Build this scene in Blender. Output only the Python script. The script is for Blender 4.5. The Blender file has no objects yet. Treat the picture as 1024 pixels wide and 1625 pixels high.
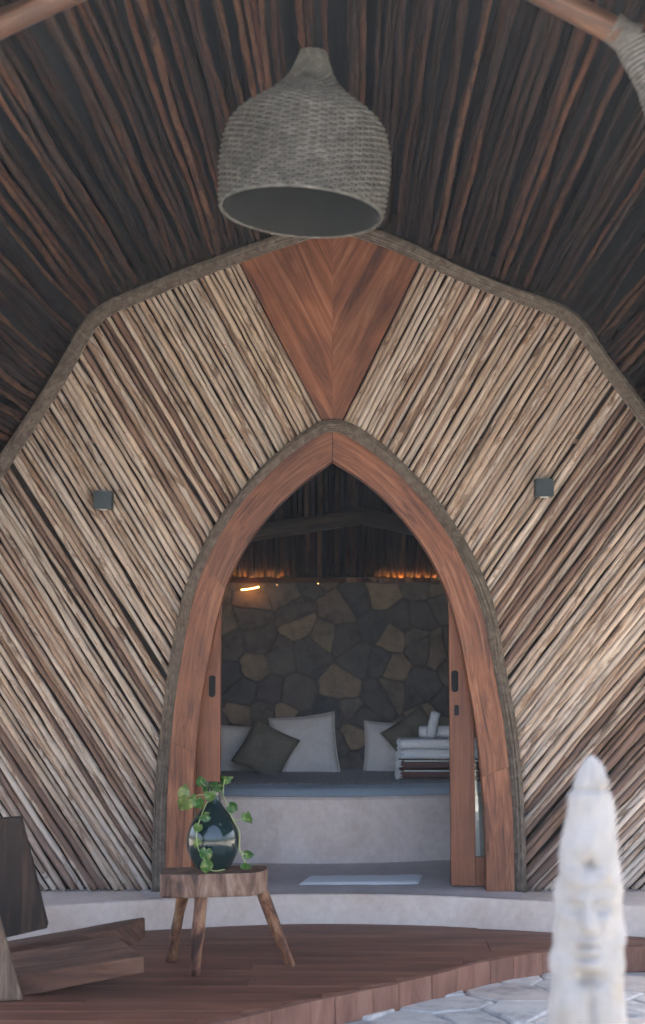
import bpy, bmesh, math, random
from mathutils import Vector, Matrix, Quaternion, noise as mnoise
random.seed(7)
R = math.radians
sc = bpy.context.scene
C = sc.collection

# ------------------------------------------------------------------ camera
FPX = 1625 * 50 / 36.0            # focal length in photo pixels
PITCH = math.atan(237.5 / FPX)
CAM = Vector((0.0, -7.2, 1.136))
cd = bpy.data.cameras.new('camera')
cd.sensor_fit = 'VERTICAL'; cd.sensor_height = 36; cd.sensor_width = 24; cd.lens = 50
cd.clip_start = 0.05; cd.clip_end = 2000
cd.dof.use_dof = True; cd.dof.focus_distance = 7.15; cd.dof.aperture_fstop = 2.5
cam = bpy.data.objects.new('camera', cd); C.objects.link(cam)
cam.location = CAM; cam.rotation_euler = (R(90) + PITCH, 0, 0)
sc.camera = cam

# ------------------------------------------------------------------ light
SUN_EL, SUN_AZ = 52, 14          # azimuth clockwise from +Y
w = bpy.data.worlds.new('World'); sc.world = w; w.use_nodes = True
nt = w.node_tree
sky = nt.nodes.new('ShaderNodeTexSky'); sky.sky_type = 'NISHITA'; sky.sun_disc = False
sky.sun_elevation = R(SUN_EL); sky.sun_rotation = R(SUN_AZ); sky.air_density = 0.7; sky.dust_density = 7.0; sky.ozone_density = 0.3
nt.links.new(sky.outputs[0], nt.nodes['Background'].inputs[0])
nt.nodes['Background'].inputs[1].default_value = 0.15
sd = bpy.data.lights.new('sun', 'SUN'); sd.energy = 3.6; sd.angle = R(.6); sd.color = (1.0, 0.95, 0.88)
sun = bpy.data.objects.new('sun', sd); C.objects.link(sun)
_d = Vector((math.sin(R(SUN_AZ)) * math.cos(R(SUN_EL)), math.cos(R(SUN_AZ)) * math.cos(R(SUN_EL)), math.sin(R(SUN_EL))))
sun.rotation_euler = _d.to_track_quat('Z', 'Y').to_euler(); sun.location = (3, 12, 12)
sc.view_settings.view_transform = 'Standard'; sc.view_settings.look = 'None'
sc.view_settings.exposure = 3.42; sc.view_settings.gamma = 1.0
sc.render.engine = 'CYCLES'
sc.cycles.max_bounces = 8; sc.cycles.diffuse_bounces = 5; sc.cycles.glossy_bounces = 3; sc.cycles.transmission_bounces = 6; sc.cycles.volume_bounces = 0; sc.cycles.caustics_reflective = False; sc.cycles.caustics_refractive = False

# ------------------------------------------------------------------ pixel helpers (photo 1024 x 1625)
def ray(px, py):
    x = (px - 512) / FPX; y = (812.5 - py) / FPX
    return Vector((x, math.cos(PITCH) - y * math.sin(PITCH), math.sin(PITCH) + y * math.cos(PITCH)))
def P(px, py, Y=0.0):
    d = ray(px, py); return CAM + d * ((Y - CAM.y) / d.y)
def G(px, py, z):
    d = ray(px, py); return CAM + d * ((z - CAM.z) / d.z)
def XZ(pts, Y=0.0):
    return [Vector((p.x, p.z)) for p in (P(a, b, Y) for a, b in pts)]
def resample(pts, n):
    L = [0]
    for a, b in zip(pts, pts[1:]): L.append(L[-1] + (b - a).length)
    out = []; j = 0
    for i in range(n):
        s = L[-1] * i / (n - 1)
        while j < len(pts) - 2 and L[j + 1] < s: j += 1
        t = (s - L[j]) / max(1e-9, L[j + 1] - L[j]); out.append(pts[j].lerp(pts[j + 1], t))
    return out
def smooth(pts, it=2):
    for _ in range(it):
        q = [pts[0]]
        for a, b in zip(pts, pts[1:]): q += [a.lerp(b, .25), a.lerp(b, .75)]
        pts = q + [pts[-1]]
    return pts
def interp(tab, x):
    if x <= tab[0][0]: return tab[0][1]
    for (a, b), (c, d) in zip(tab, tab[1:]):
        if x <= c: return b + (d - b) * (x - a) / (c - a)
    return tab[-1][1]
def g1(x, m, s): return math.exp(-((x - m) / s) ** 2)

# ------------------------------------------------------------------ objects
def empty(name, loc, label=None, cat=None, group=None, kind=None):
    o = bpy.data.objects.new(name, None); C.objects.link(o); o.location = loc; o.empty_display_size = .1
    return tag(o, label, cat, group, kind)
def tag(o, label=None, cat=None, group=None, kind=None):
    if label: o['label'] = label
    if cat: o['category'] = cat
    if group: o['group'] = group
    if kind: o['kind'] = kind
    return o
def wloc(o):
    v = Vector((0, 0, 0))
    while o: v += o.location; o = o.parent
    return v
def link(name, me, m, parent=None, smooth_=False, loc=None, rot=None):
    o = bpy.data.objects.new(name, me); C.objects.link(o)
    if m and not me.materials: me.materials.append(m)
    if smooth_:
        me.polygons.foreach_set('use_smooth', [True] * len(me.polygons))
    if loc is not None: o.location = loc
    if rot is not None:
        o.rotation_mode = 'QUATERNION'; o.rotation_quaternion = rot
    if parent:
        o.parent = parent
        pw = wloc(parent)
        o.matrix_parent_inverse = Matrix.Translation(-pw) if parent.type == 'EMPTY' else Matrix.Identity(4)
    return o
def mesh(name, v, f, m, parent=None, smooth_=False, uv=None, bevel=0, seg=2, loc=None, rot=None):
    me = bpy.data.meshes.new(name); me.from_pydata([tuple(x) for x in v], [], f); me.update()
    if uv:
        l = me.uv_layers.new(name='UVMap')
        for p in me.polygons:
            for li in p.loop_indices: l.data[li].uv = uv[me.loops[li].vertex_index]
    if bevel:
        bm = bmesh.new(); bm.from_mesh(me)
        bmesh.ops.recalc_face_normals(bm, faces=bm.faces)
        bmesh.ops.bevel(bm, geom=bm.edges[:], offset=bevel, segments=seg, affect='EDGES', profile=.6, clamp_overlap=True)
        bm.to_mesh(me); bm.free()
    return link(name, me, m, parent, smooth_, loc, rot)
def fixn(o):
    bm = bmesh.new(); bm.from_mesh(o.data); bmesh.ops.recalc_face_normals(bm, faces=bm.faces); bm.to_mesh(o.data); bm.free(); return o
def hexa(a, b):                   # two quads -> closed box
    v = list(a) + list(b)
    f = [(0, 1, 2, 3), (7, 6, 5, 4)] + [(i, i + 4, (i + 1) % 4 + 4, (i + 1) % 4) for i in range(4)]
    return v, f
def box(x0, x1, y0, y1, z0, z1):
    return hexa([(x0, y0, z0), (x1, y0, z0), (x1, y0, z1), (x0, y0, z1)], [(x0, y1, z0), (x1, y1, z0), (x1, y1, z1), (x0, y1, z1)])
class MB:
    def __init__(s): s.v = []; s.f = []
    def add(s, vf):
        k = len(s.v); s.v += list(vf[0]); s.f += [tuple(i + k for i in f) for f in vf[1]]; return s
def tube(pts, rad, n=6, cap=True, closed=False):
    pts = [Vector(p) for p in pts]; m = len(pts)
    if not hasattr(rad, '__len__'): rad = [rad] * m
    v = []; f = []; nrm = None
    for i in range(m):
        if closed: t = pts[(i + 1) % m] - pts[i - 1]
        else: t = pts[min(i + 1, m - 1)] - pts[max(i - 1, 0)]
        t.normalize()
        if nrm is None:
            nrm = t.orthogonal().normalized()
        nrm = (nrm - t * nrm.dot(t)).normalized(); b = t.cross(nrm)
        for k in range(n):
            a = 2 * math.pi * k / n
            v.append(pts[i] + (nrm * math.cos(a) + b * math.sin(a)) * rad[i])
    for i in range(m if closed else m - 1):
        j = (i + 1) % m
        for k in range(n):
            f.append((i * n + k, i * n + (k + 1) % n, j * n + (k + 1) % n, j * n + k))
    if cap and not closed:
        f.append(tuple(range(n - 1, -1, -1))); f.append(tuple((m - 1) * n + k for k in range(n)))
    return v, f
def stick_mesh(L, r0, r1, wob, n=7, seed=0, knots=.12, seglen=.09):
    m = max(4, int(L / seglen)); pts = []; rad = []
    o = Vector((seed * 7.31, seed * 3.7, seed * 1.9))
    for i in range(m + 1):
        z = L * i / m
        q = Vector((0, 0, z * 1.3)) + o; q2 = Vector((0, 0, z * 5.0)) + o * 2
        nx = mnoise.noise(q) + .25 * mnoise.noise(q2); ny = mnoise.noise(q + Vector((50, 0, 0))) + .25 * mnoise.noise(q2 + Vector((50, 0, 0)))
        pts.append((nx * wob, ny * wob, z))
        rad.append((r0 + (r1 - r0) * i / m) * (1 + knots * mnoise.noise(Vector((9, 4, z * 9)) + o)))
    return tube(pts, rad, n)
def stick(name, A, B, r0, r1, wob, m, parent, seed, col=None, **k):
    A = Vector(A); B = Vector(B); d = B - A
    v, f = stick_mesh(d.length, r0, r1, wob, seed=seed, **k)
    o = mesh(name, v, f, m, parent, True, loc=A, rot=d.to_track_quat('Z', 'Y'))
    if col: o.color = (*col, 1)
    return o

# ------------------------------------------------------------------ materials
def mk(name):
    m = bpy.data.materials.new(name); m.use_nodes = True
    t = m.node_tree; b = t.nodes['Principled BSDF']; return m, t, b
def nn(t, ty, **k):
    n = t.nodes.new(ty)
    for a, v in k.items():
        if isinstance(v, tuple) and a.startswith('i_'): n.inputs[a[2:]].default_value = v
        elif a.startswith('i_'): n.inputs[a[2:]].default_value = v
        else: setattr(n, a, v)
    return n
def ramp(t, stops, inp=None, interp_='LINEAR'):
    r = t.nodes.new('ShaderNodeValToRGB'); e = r.color_ramp.elements; r.color_ramp.interpolation = interp_
    while len(e) > 1: e.remove(e[-1])
    for i, (p, c) in enumerate(stops):
        x = e[0] if i == 0 else e.new(p)
        x.position = p; x.color = (c[0], c[1], c[2], 1) if len(c) == 3 else c
    if inp is not None: t.links.new(inp, r.inputs[0])
    return r
def mixc(t, fac, a, b, mode='MIX'):
    n = t.nodes.new('ShaderNodeMix'); n.data_type = 'RGBA'; n.blend_type = mode
    for s, k in ((fac, 0), (a, 6), (b, 7)):
        if hasattr(s, 'is_output'): t.links.new(s, n.inputs[k])
        elif k == 0: n.inputs[0].default_value = s
        else: n.inputs[k].default_value = (s[0], s[1], s[2], 1)
    return n.outputs[2]
def coords(t, coord, scale, rot=(0, 0, 0), rnd=True):
    tc = t.nodes.new('ShaderNodeTexCoord'); mp = t.nodes.new('ShaderNodeMapping')
    if any(rot):                  # un-rotate first, then stretch
        mp.vector_type = 'TEXTURE'; scale = tuple(1 / q for q in scale)
    mp.inputs['Scale'].default_value = scale; mp.inputs['Rotation'].default_value = rot
    src = tc.outputs[coord]
    if rnd:
        oi = t.nodes.new('ShaderNodeObjectInfo'); ad = t.nodes.new('ShaderNodeVectorMath'); ad.operation = 'ADD'
        mu = t.nodes.new('ShaderNodeVectorMath'); mu.operation = 'SCALE'; mu.inputs[0].default_value = (37, 53, 71)
        t.links.new(oi.outputs['Random'], mu.inputs['Scale']); t.links.new(src, ad.inputs[0]); t.links.new(mu.outputs[0], ad.inputs[1]); src = ad.outputs[0]
    t.links.new(src, mp.inputs[0]); return mp.outputs[0]
def noise_(t, vec, sc_, det=6, rough=.6, dist=0):
    n = nn(t, 'ShaderNodeTexNoise'); n.inputs['Scale'].default_value = sc_; n.inputs['Detail'].default_value = det
    n.inputs['Roughness'].default_value = rough; n.inputs['Distortion'].default_value = dist
    t.links.new(vec, n.inputs['Vector']); return n.outputs['Fac']
def bump(t, b, h, strength=.4, dist=.004):
    n = nn(t, 'ShaderNodeBump'); n.inputs['Strength'].default_value = strength; n.inputs['Distance'].default_value = dist
    t.links.new(h, n.inputs['Height']); t.links.new(n.outputs[0], b.inputs['Normal'])
def grain(name, stops, scale=(1, 1, 1), sc_=6, rough=.6, rot=(0, 0, 0), coord='Object', vary=.25, blot=None, bs=.5, bd=.003, spec=.35, dist=.6):
    """noise stretched along the grain, a large blotch layer and a per-object brightness shift"""
    m, t, b = mk(name); stops = [(p, tuple(q * .8 for q in c)) for p, c in stops]
    v = coords(t, coord, scale, rot); h = noise_(t, v, sc_, 8, .65, dist)
    c = ramp(t, stops, h).outputs[0]
    v2 = coords(t, coord, (1, 1, 1)); h2 = noise_(t, v2, 2.3, 4, .6)
    bl = ramp(t, [(.35, (1, 1, 1)), (.7, blot or (.62, .6, .6))], h2).outputs[0]
    c = mixc(t, .8, c, bl, 'MULTIPLY')
    oi = t.nodes.new('ShaderNodeObjectInfo')
    rr = ramp(t, [(0, (1 - vary,) * 3), (1, (1 + vary,) * 3)], oi.outputs['Random']).outputs[0]
    c = mixc(t, 1, c, rr, 'MULTIPLY')
    t.links.new(c, b.inputs['Base Color']); b.inputs['Roughness'].default_value = rough
    b.inputs['Specular IOR Level'].default_value = spec
    bump(t, b, h, bs, bd); return m
def wall_stick_mat():
    m, t, b = mk('pale_stick')
    oi = t.nodes.new('ShaderNodeObjectInfo')
    base = oi.outputs['Color']
    v = coords(t, 'Object', (1, 1, .16)); h = noise_(t, v, 26, 8, .7, .4)
    v3 = coords(t, 'Object', (1, 1, .22)); h3 = noise_(t, v3, 13, 9, .74, 1.0)
    bark = ramp(t, [(.54, (0, 0, 0)), (.585, (1, 1, 1))], h3).outputs[0]
    c = mixc(t, 1, base, ramp(t, [(.3, (.55, .5, .46)), (.5, (.95, .95, .95)), (.72, (1.15, 1.15, 1.15))], h).outputs[0], 'MULTIPLY')
    bk = ramp(t, [(.35, (.07, .041, .028)), (.55, (.20, .12, .074)), (.7, (.34, .24, .16))], h).outputs[0]
    f = t.nodes.new('ShaderNodeMath'); f.operation = 'MULTIPLY'; f.inputs[1].default_value = .78; t.links.new(bark, f.inputs[0])
    c = mixc(t, f.outputs[0], c, bk)
    t.links.new(c, b.inputs['Base Color']); b.inputs['Roughness'].default_value = .78; b.inputs['Specular IOR Level'].default_value = .25
    bump(t, b, h, .6, .004); return m
def plain(name, col, rough=.6, spec=.4, metal=0, nz=.15, ns=8, bs=.15, bd=.002):
    m, t, b = mk(name)
    v = coords(t, 'Object', (1, 1, 1)); h = noise_(t, v, ns, 6, .6)
    c = ramp(t, [(.3, tuple(x * (1 - nz) for x in col)), (.7, tuple(x * (1 + nz) for x in col))], h).outputs[0]
    t.links.new(c, b.inputs['Base Color']); b.inputs['Roughness'].default_value = rough; b.inputs['Specular IOR Level'].default_value = spec; b.inputs['Metallic'].default_value = metal
    if bs: bump(t, b, h, bs, bd)
    return m
def stone_mat(name, stops, bs=.8, bd=.012, sc_=9):
    m, t, b = mk(name)
    oi = t.nodes.new('ShaderNodeObjectInfo'); base = ramp(t, stops, oi.outputs['Random'], 'CONSTANT').outputs[0]
    v = coords(t, 'Object', (1, 1, 1)); h = noise_(t, v, sc_, 9, .68)
    c = mixc(t, 1, base, ramp(t, [(.28, (.5, .5, .52)), (.5, (1, 1, 1)), (.75, (1.3, 1.25, 1.2))], h).outputs[0], 'MULTIPLY')
    t.links.new(c, b.inputs['Base Color']); b.inputs['Roughness'].default_value = .85; b.inputs['Specular IOR Level'].default_value = .25
    bump(t, b, h, bs, bd); return m
def plaster(name, a, b_, c_, rough=.75):
    m, t, b = mk(name)
    v = coords(t, 'Object', (1, 1, 1), rnd=False); h = noise_(t, v, 2.2, 8, .7, .8); h2 = noise_(t, v, 30, 5, .6)
    c = ramp(t, [(.32, a), (.5, b_), (.68, c_)], h).outputs[0]
    c = mixc(t, .5, c, ramp(t, [(.3, (.8, .8, .8)), (.7, (1.1, 1.1, 1.1))], h2).outputs[0], 'MULTIPLY')
    t.links.new(c, b.inputs['Base Color']); b.inputs['Roughness'].default_value = rough; b.inputs['Specular IOR Level'].default_value = .3
    bump(t, b, h2, .25, .003); return m

M = {}
M['stick'] = wall_stick_mat()
M['roofstick_old'] = grain('dark_roof_stick', [(.25, (.011, .006, .005)), (.5, (.038, .020, .014)), (.75, (.082, .048, .034))], (1, 1, .14), 22, .9, vary=.75, bs=.8, bd=.006)
def roof_stick_mat():
    m, t, b = mk('dark_roof_stick_bark')
    oi = t.nodes.new('ShaderNodeObjectInfo')
    v = coords(t, 'Object', (1, 1, .12)); h = noise_(t, v, 34, 9, .75, .5); v3 = coords(t, 'Object', (1, 1, .3)); h3 = noise_(t, v3, 6, 6, .7, .6)
    c = mixc(t, 1, oi.outputs['Color'], ramp(t, [(.3, (.35, .33, .32)), (.52, (1, 1, 1)), (.75, (1.7, 1.6, 1.5))], h).outputs[0], 'MULTIPLY')
    c = mixc(t, ramp(t, [(.55, (0, 0, 0)), (.62, (.75, .75, .75))], h3).outputs[0], c, (.022, .015, .013))
    t.links.new(c, b.inputs['Base Color']); b.inputs['Roughness'].default_value = .9; b.inputs['Specular IOR Level'].default_value = .15
    bump(t, b, h, .9, .006); return m
M['roofstick'] = roof_stick_mat()
ROOFC = [(.125, .056, .032), (.095, .043, .026), (.065, .033, .022), (.040, .023, .017), (.030, .018, .015), (.16, .08, .047), (.055, .031, .022), (.075, .048, .035), (.028, .019, .016)]
ROOFC = [tuple(q * .6 for q in c) for c in ROOFC]
M['thatch'] = grain('dark_thatch', [(.3, (.010, .011, .013)), (.6, (.022, .021, .022))], (6, .6, 6), 8, .95, vary=0)
M['backing'] = grain('dark_backing', [(.3, (.03, .02, .016)), (.7, (.07, .048, .036))], (1, 1, 1), 8, .9, vary=0)
M['vine'] = grain('grey_brown_vine', [(.3, (.085, .066, .05)), (.55, (.19, .155, .12)), (.75, (.30, .25, .20))], (3, 3, 3), 9, .85, vary=.1, bs=.5)
RED = [(.34, (.085, .032, .018)), (.44, (.20, .072, .034)), (.54, (.29, .113, .052)), (.66, (.37, .175, .092))]
M['arch'] = grain('red_hardwood', RED, (1.3, 13, 1), 1.9, .5, coord='UV', vary=.2, blot=(.5, .47, .5), bs=.25, dist=1.4)
M['wedge_l'] = grain('red_hardwood_wedge_left', RED, (7, 2, .55), 2.2, .55, rot=(0, R(-28), 0), vary=.081, blot=(.42, .4, .42), bs=.2, dist=1.2)
M['wedge_r'] = grain('red_hardwood_wedge_right', RED, (7, 2, .55), 2.2, .55, rot=(0, R(28), 0), vary=.08, blot=(.42, .4, .42), bs=.2, dist=1.2)
M['doorwood'] = grain('door_hardwood', [(.32, (.17, .053, .020)), (.5, (.28, .093, .037)), (.68, (.36, .14, .06))], (14, 14, .7), 2.6, .42, vary=.06, bs=.15)
M['deck'] = grain('deck_wood', [(.25, (.12, .042, .022)), (.5, (.235, .090, .048)), (.68, (.37, .17, .10))], (.5, 6, 1), 2.4, .55, vary=.07, blot=(.55, .5, .5), bs=.3)
M['fascia'] = grain('deck_edge_wood', [(.25, (.17, .07, .043)), (.5, (.31, .14, .088)), (.75, (.42, .225, .15))], (7, 7, 1.6), 2.2, .6, vary=.12, bs=.3)
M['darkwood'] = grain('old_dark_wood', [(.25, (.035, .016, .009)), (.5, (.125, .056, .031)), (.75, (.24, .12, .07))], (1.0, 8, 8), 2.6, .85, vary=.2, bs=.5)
M['darkwood_v'] = grain('old_dark_wood_upright', [(.25, (.022, .015, .012)), (.5, (.038, .025, .018)), (.75, (.11, .06, .036))], (10, 10, 1.0), 3.2, .9, vary=.2, bs=.5)
M['edgewood'] = grain('weathered_plank_wood', [(.3, (.05, .03, .02)), (.5, (.17, .11, .07)), (.75, (.42, .31, .2))], (10, 10, 1.0), 3, .8, vary=.1, bs=.6)
M['seatwood'] = grain('stool_seat_wood', [(.36, (.055, .028, .02)), (.45, (.17, .09, .058)), (.54, (.28, .16, .105)), (.66, (.42, .29, .20))], (9, 9, 2.2), 2.2, .6, vary=0, bs=.5)
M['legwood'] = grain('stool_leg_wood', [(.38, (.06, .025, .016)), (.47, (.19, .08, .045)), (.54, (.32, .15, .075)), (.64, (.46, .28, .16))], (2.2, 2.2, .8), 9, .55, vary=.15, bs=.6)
M['log'] = grain('peeled_log', [(.34, (.035, .016, .009)), (.5, (.09, .043, .024)), (.66, (.16, .085, .05))], (7, 7, .8), 4, .55, vary=.1, bs=.5)
M['lashing'] = grain('grey_rope', [(.3, (.06, .056, .05)), (.6, (.15, .142, .128))], (1, 1, 1), 40, .9, vary=.1)
M['slab'] = plaster('pale_cement', (.52, .39, .315), (.61, .51, .435), (.66, .575, .505))
M['plaster'] = plaster('bed_plaster', (.58, .47, .405), (.69, .59, .53), (.74, .66, .61))
M['floor'] = plaster('floor_cement', (.46, .39, .365), (.55, .485, .465), (.62, .555, .535), .6)
M['mortar'] = plain('dark_mortar', (.11, .10, .095), .95)
M['stone'] = stone_mat('wall_stone', [(0, (.125, .115, .11)), (.14, (.17, .145, .125)), (.28, (.10, .098, .10)), (.40, (.21, .17, .13)), (.52, (.14, .122, .112)), (.64, (.18, .142, .118)), (.74, (.25, .19, .14)), (.82, (.115, .102, .10)), (.92, (.30, .225, .16))])
M['flag'] = stone_mat('flagstone', [(0, (.49, .465, .425)), (.25, (.54, .505, .46)), (.5, (.45, .435, .40)), (.7, (.565, .525, .475)), (.87, (.49, .43, .375))], .5, .006, 7)
M['grout'] = plain('grey_grout', (.36, .34, .32), .95)
M['ground'] = plain('sandy_ground', (.23, .215, .185), .95, ns=2)
M['lampbox'] = plain('slate_metal', (.027, .042, .046), .5, .5, .2, .06)
M['black'] = plain('black_metal', (.006, .007, .008), .6, .2, 0, .05)
M['lens'] = plain('frosted_lens', (.55, .55, .52), .4)
M['white'] = plain('white_linen', (.78, .735, .69), .9, .2, 0, .06, 40, .4, .002)
M['olive'] = plain('olive_linen', (.19, .172, .135), .95, .15, 0, .15, 60, .5, .002)
M['greyblanket'] = plain('grey_blanket', (.45, .45, .47), .95, .15, 0, .25, 50, .6, .003)
M['sheet'] = plain('pale_blue_sheet', (.74, .86, .94), .85, .2, 0, .05, 20, .3, .003)
M['towel'] = plain('white_towel', (.86, .87, .88), .95, .15, 0, .07, 90, .6, .002)
M['browntowel'] = plain('brown_towel', (.15, .085, .08), .95, .15, 0, .2, 90, .6, .002)
M['bulb'] = plain('bulb_glass', (.5, .48, .42), .2)
M['wicker'] = grain('grey_wicker', [(.3, (.050, .048, .042)), (.5, (.105, .102, .088)), (.75, (.185, .18, .16))], (1, 1, 1), 24, .8, vary=0, blot=(.7, .68, .66))
M['wicker_in'] = plain('wicker_lining', (.012, .013, .013), .9)
M['wire'] = plain('steel_wire', (.2, .2, .19), .5, .5, .5)

def vase_mat():
    m, t, b = mk('dark_bottle_glass'); b.inputs['Base Color'].default_value = (.008, .024, .024, 1); b.inputs['Roughness'].default_value = .13
    b.inputs['Transmission Weight'].default_value = .12; b.inputs['IOR'].default_value = 1.5; b.inputs['Coat Weight'].default_value = .15; b.inputs['Coat Roughness'].default_value = .03
    v = coords(t, 'Object', (1, 1, 1)); h = noise_(t, v, 14, 3, .5); bump(t, b, h, .12, .004)
    return m
M['vase'] = vase_mat()
def leaf_mat():
    m, t, b = mk('variegated_leaf')
    v = coords(t, 'Object', (1, 1, 1)); h = noise_(t, v, 45, 5, .6, 1.0); oi = t.nodes.new('ShaderNodeObjectInfo')
    base = ramp(t, [(0, (.018, .095, .016)), (.4, (.038, .14, .026)), (.7, (.085, .17, .038)), (1, (.135, .175, .042))], oi.outputs['Random']).outputs[0]
    f = ramp(t, [(.54, (0, 0, 0)), (.60, (.9, .9, .9))], h).outputs[0]
    c = mixc(t, f, base, (.27, .32, .11)); t.links.new(c, b.inputs['Base Color']); b.inputs['Roughness'].default_value = .35
    tr = t.nodes.new('ShaderNodeBsdfTranslucent'); t.links.new(c, tr.inputs[0]); mx = t.nodes.new('ShaderNodeMixShader'); mx.inputs[0].default_value = .3
    t.links.new(b.outputs[0], mx.inputs[1]); t.links.new(tr.outputs[0], mx.inputs[2]); t.links.new(mx.outputs[0], t.nodes['Material Output'].inputs[0])
    return m
M['leaf'] = leaf_mat(); M['vinegreen'] = plain('green_stem', (.30, .36, .13), .5)
def pane_mat():
    m, t, b = mk('clear_glass'); t.nodes.remove(b)
    tr = t.nodes.new('ShaderNodeBsdfTransparent'); tr.inputs[0].default_value = (.82, .9, .88, 1)
    gl = t.nodes.new('ShaderNodeBsdfGlossy'); gl.inputs['Roughness'].default_value = .02; fr = t.nodes.new('ShaderNodeFresnel'); fr.inputs[0].default_value = 1.7
    mx = t.nodes.new('ShaderNodeMixShader'); t.links.new(fr.outputs[0], mx.inputs[0]); t.links.new(tr.outputs[0], mx.inputs[1]); t.links.new(gl.outputs[0], mx.inputs[2])
    t.links.new(mx.outputs[0], t.nodes['Material Output'].inputs[0]); return m
M['pane'] = pane_mat()
def emit(name, col, s):
    m, t, b = mk(name); b.inputs['Base Color'].default_value = (*col, 1); b.inputs['Emission Color'].default_value = (*col, 1); b.inputs['Emission Strength'].default_value = s; return m
M['led'] = emit('warm_led', (1.0, .42, .09), 6)
def statue_mat():
    m, t, b = mk('white_carved_stone')
    v = coords(t, 'Object', (1, 1, 1)); h = noise_(t, v, 11, 7, .65); h2 = noise_(t, v, 60, 5, .6)
    c = ramp(t, [(.30, (.19, .16, .125)), (.40, (.19, .184, .172)), (.60, (.222, .217, .208))], h).outputs[0]
    t.links.new(c, b.inputs['Base Color']); b.inputs['Roughness'].default_value = .7; bump(t, b, h2, .4, .003); return m
M['statue'] = statue_mat()

# ------------------------------------------------------------------ traced outlines on the facade plane (Y = 0)
BORDER = [(-250, 1416), (-235, 1250), (-190, 1080), (-100, 905), (0, 742), (35, 690), (75, 630), (110, 572), (142, 512), (168, 489), (210, 472), (260, 451), (320, 427), (380, 405), (430, 387), (520, 358),
          (534, 356), (590, 372), (640, 391), (700, 420), (740, 438), (800, 462), (850, 478), (900, 496), (925, 520), (950, 562), (975, 595), (1010, 642), (1060, 710), (1140, 850), (1230, 1030), (1275, 1220), (1290, 1416)]
ROPE_OUT = [(241, 1416), (243, 1330), (246, 1250), (253, 1170), (265, 1075), (278, 1000), (296, 920), (338, 836), (372, 790), (418, 737), (470, 693), (505, 670), (526, 664), (548, 668), (570, 677), (610, 706), (645, 739), (684, 778), (737, 852), (764, 905), (786, 960), (805, 1075), (815, 1120), (826, 1195), (833, 1290), (836, 1416)]
ROPE_IN = [(262, 1416), (263, 1340), (267, 1215), (279, 1097), (286, 1060), (300, 975), (316, 920), (338, 865), (389, 788), (447, 732), (490, 700), (526, 681), (562, 697), (611, 732), (666, 785), (722, 862), (750, 926), (772, 990), (786, 1075), (800, 1146), (812, 1246), (816, 1340), (817, 1416)]
WOOD_IN = [(303, 1416), (304, 1340), (308, 1230), (317, 1120), (330, 1050), (347, 965), (369, 902), (408, 837), (467, 775), (528, 731), (580, 763), (627, 806), (674, 866), (706, 928), (730, 1005), (745, 1090), (756, 1150), (765, 1230), (771, 1312), (773, 1416)]
border = XZ(BORDER); rope_out = XZ(ROPE_OUT); rope_in = XZ(ROPE_IN); wood_in = XZ(WOOD_IN)
rope_out[0].y = rope_out[-1].y = rope_in[0].y = rope_in[-1].y = wood_in[0].y = wood_in[-1].y = 0
border[0].y = border[-1].y = 0
XC = P(528, 900).x
def inside(poly, x, z):
    r = False; n = len(poly); j = n - 1
    for i in range(n):
        a, b = poly[i], poly[j]
        if (a.y > z) != (b.y > z) and x < (b.x - a.x) * (z - a.y) / (b.y - a.y) + a.x: r = not r
        j = i
    return r
def offset(curve, d):
    out = []
    for i, p in enumerate(curve):
        t = (curve[min(i + 1, len(curve) - 1)] - curve[max(i - 1, 0)]).normalized()
        out.append(p + Vector((-t.y, t.x)) * d)      # left of travel = outward for base-left -> apex -> base-right
    return out

DECK_Z = -0.142; GROUND_Z = -0.242
# ------------------------------------------------------------------ ground and paving
g = mesh('ground', [(-60, -60, GROUND_Z - .03), (60, -60, GROUND_Z - .03), (60, 60, GROUND_Z - .03), (-60, 60, GROUND_Z - .03)], [(0, 1, 2, 3)], M['ground']); tag(g, kind='structure')
def clip(poly, n, c):              # keep n.p <= c
    out = []
    for i in range(len(poly)):
        a, b = poly[i], poly[(i + 1) % len(poly)]; da, db = n.dot(a) - c, n.dot(b) - c
        if da <= 0: out.append(a)
        if (da < 0 < db) or (db < 0 < da): out.append(a.lerp(b, da / (da - db)))
    return out
def voronoi(x0, x1, y0, y1, sx, sy, jit, gap, rnd):
    seeds = []; r = 0; y = y0
    while y < y1 + sy:
        x = x0 + (.5 * sx if r % 2 else 0)
        while x < x1 + sx:
            seeds.append(Vector((x + rnd.uniform(-jit, jit) * sx, y + rnd.uniform(-jit, jit) * sy))); x += sx
        y += sy; r += 1
    cells = []
    for s in seeds:
        poly = [Vector((x0, y0)), Vector((x1, y0)), Vector((x1, y1)), Vector((x0, y1))]
        for q in seeds:
            if q is s or (q - s).length > 3.2 * max(sx, sy): continue
            n = (q - s).normalized(); c = n.dot((q + s) / 2) - gap / 2 * rnd.uniform(.5, 1.4); poly = clip(poly, n, c)
            if len(poly) < 3: break
        if len(poly) >= 3:
            a = abs(sum(p.cross(q) for p, q in zip(poly, poly[1:] + poly[:1]))) / 2
            if a > .12 * sx * sy: cells.append(poly)
    return cells
def rough_poly(poly, amp, rnd):
    q = []
    for a, b in zip(poly, poly[1:] + poly[:1]):
        L = (b - a).length; q.append(a)
        if L > .05:
            n = Vector((a.y - b.y, b.x - a.x)) / L
            for t in (.33, .67): q.append(a.lerp(b, t) + n * rnd.uniform(-amp, amp))
    return q
def round_poly(poly, k=.16):
    q = []
    for a, b in zip(poly, poly[1:] + poly[:1]):
        if (b - a).length < 1e-4: continue
        q += [a.lerp(b, k), a.lerp(b, 1 - k)]
    return q
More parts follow.
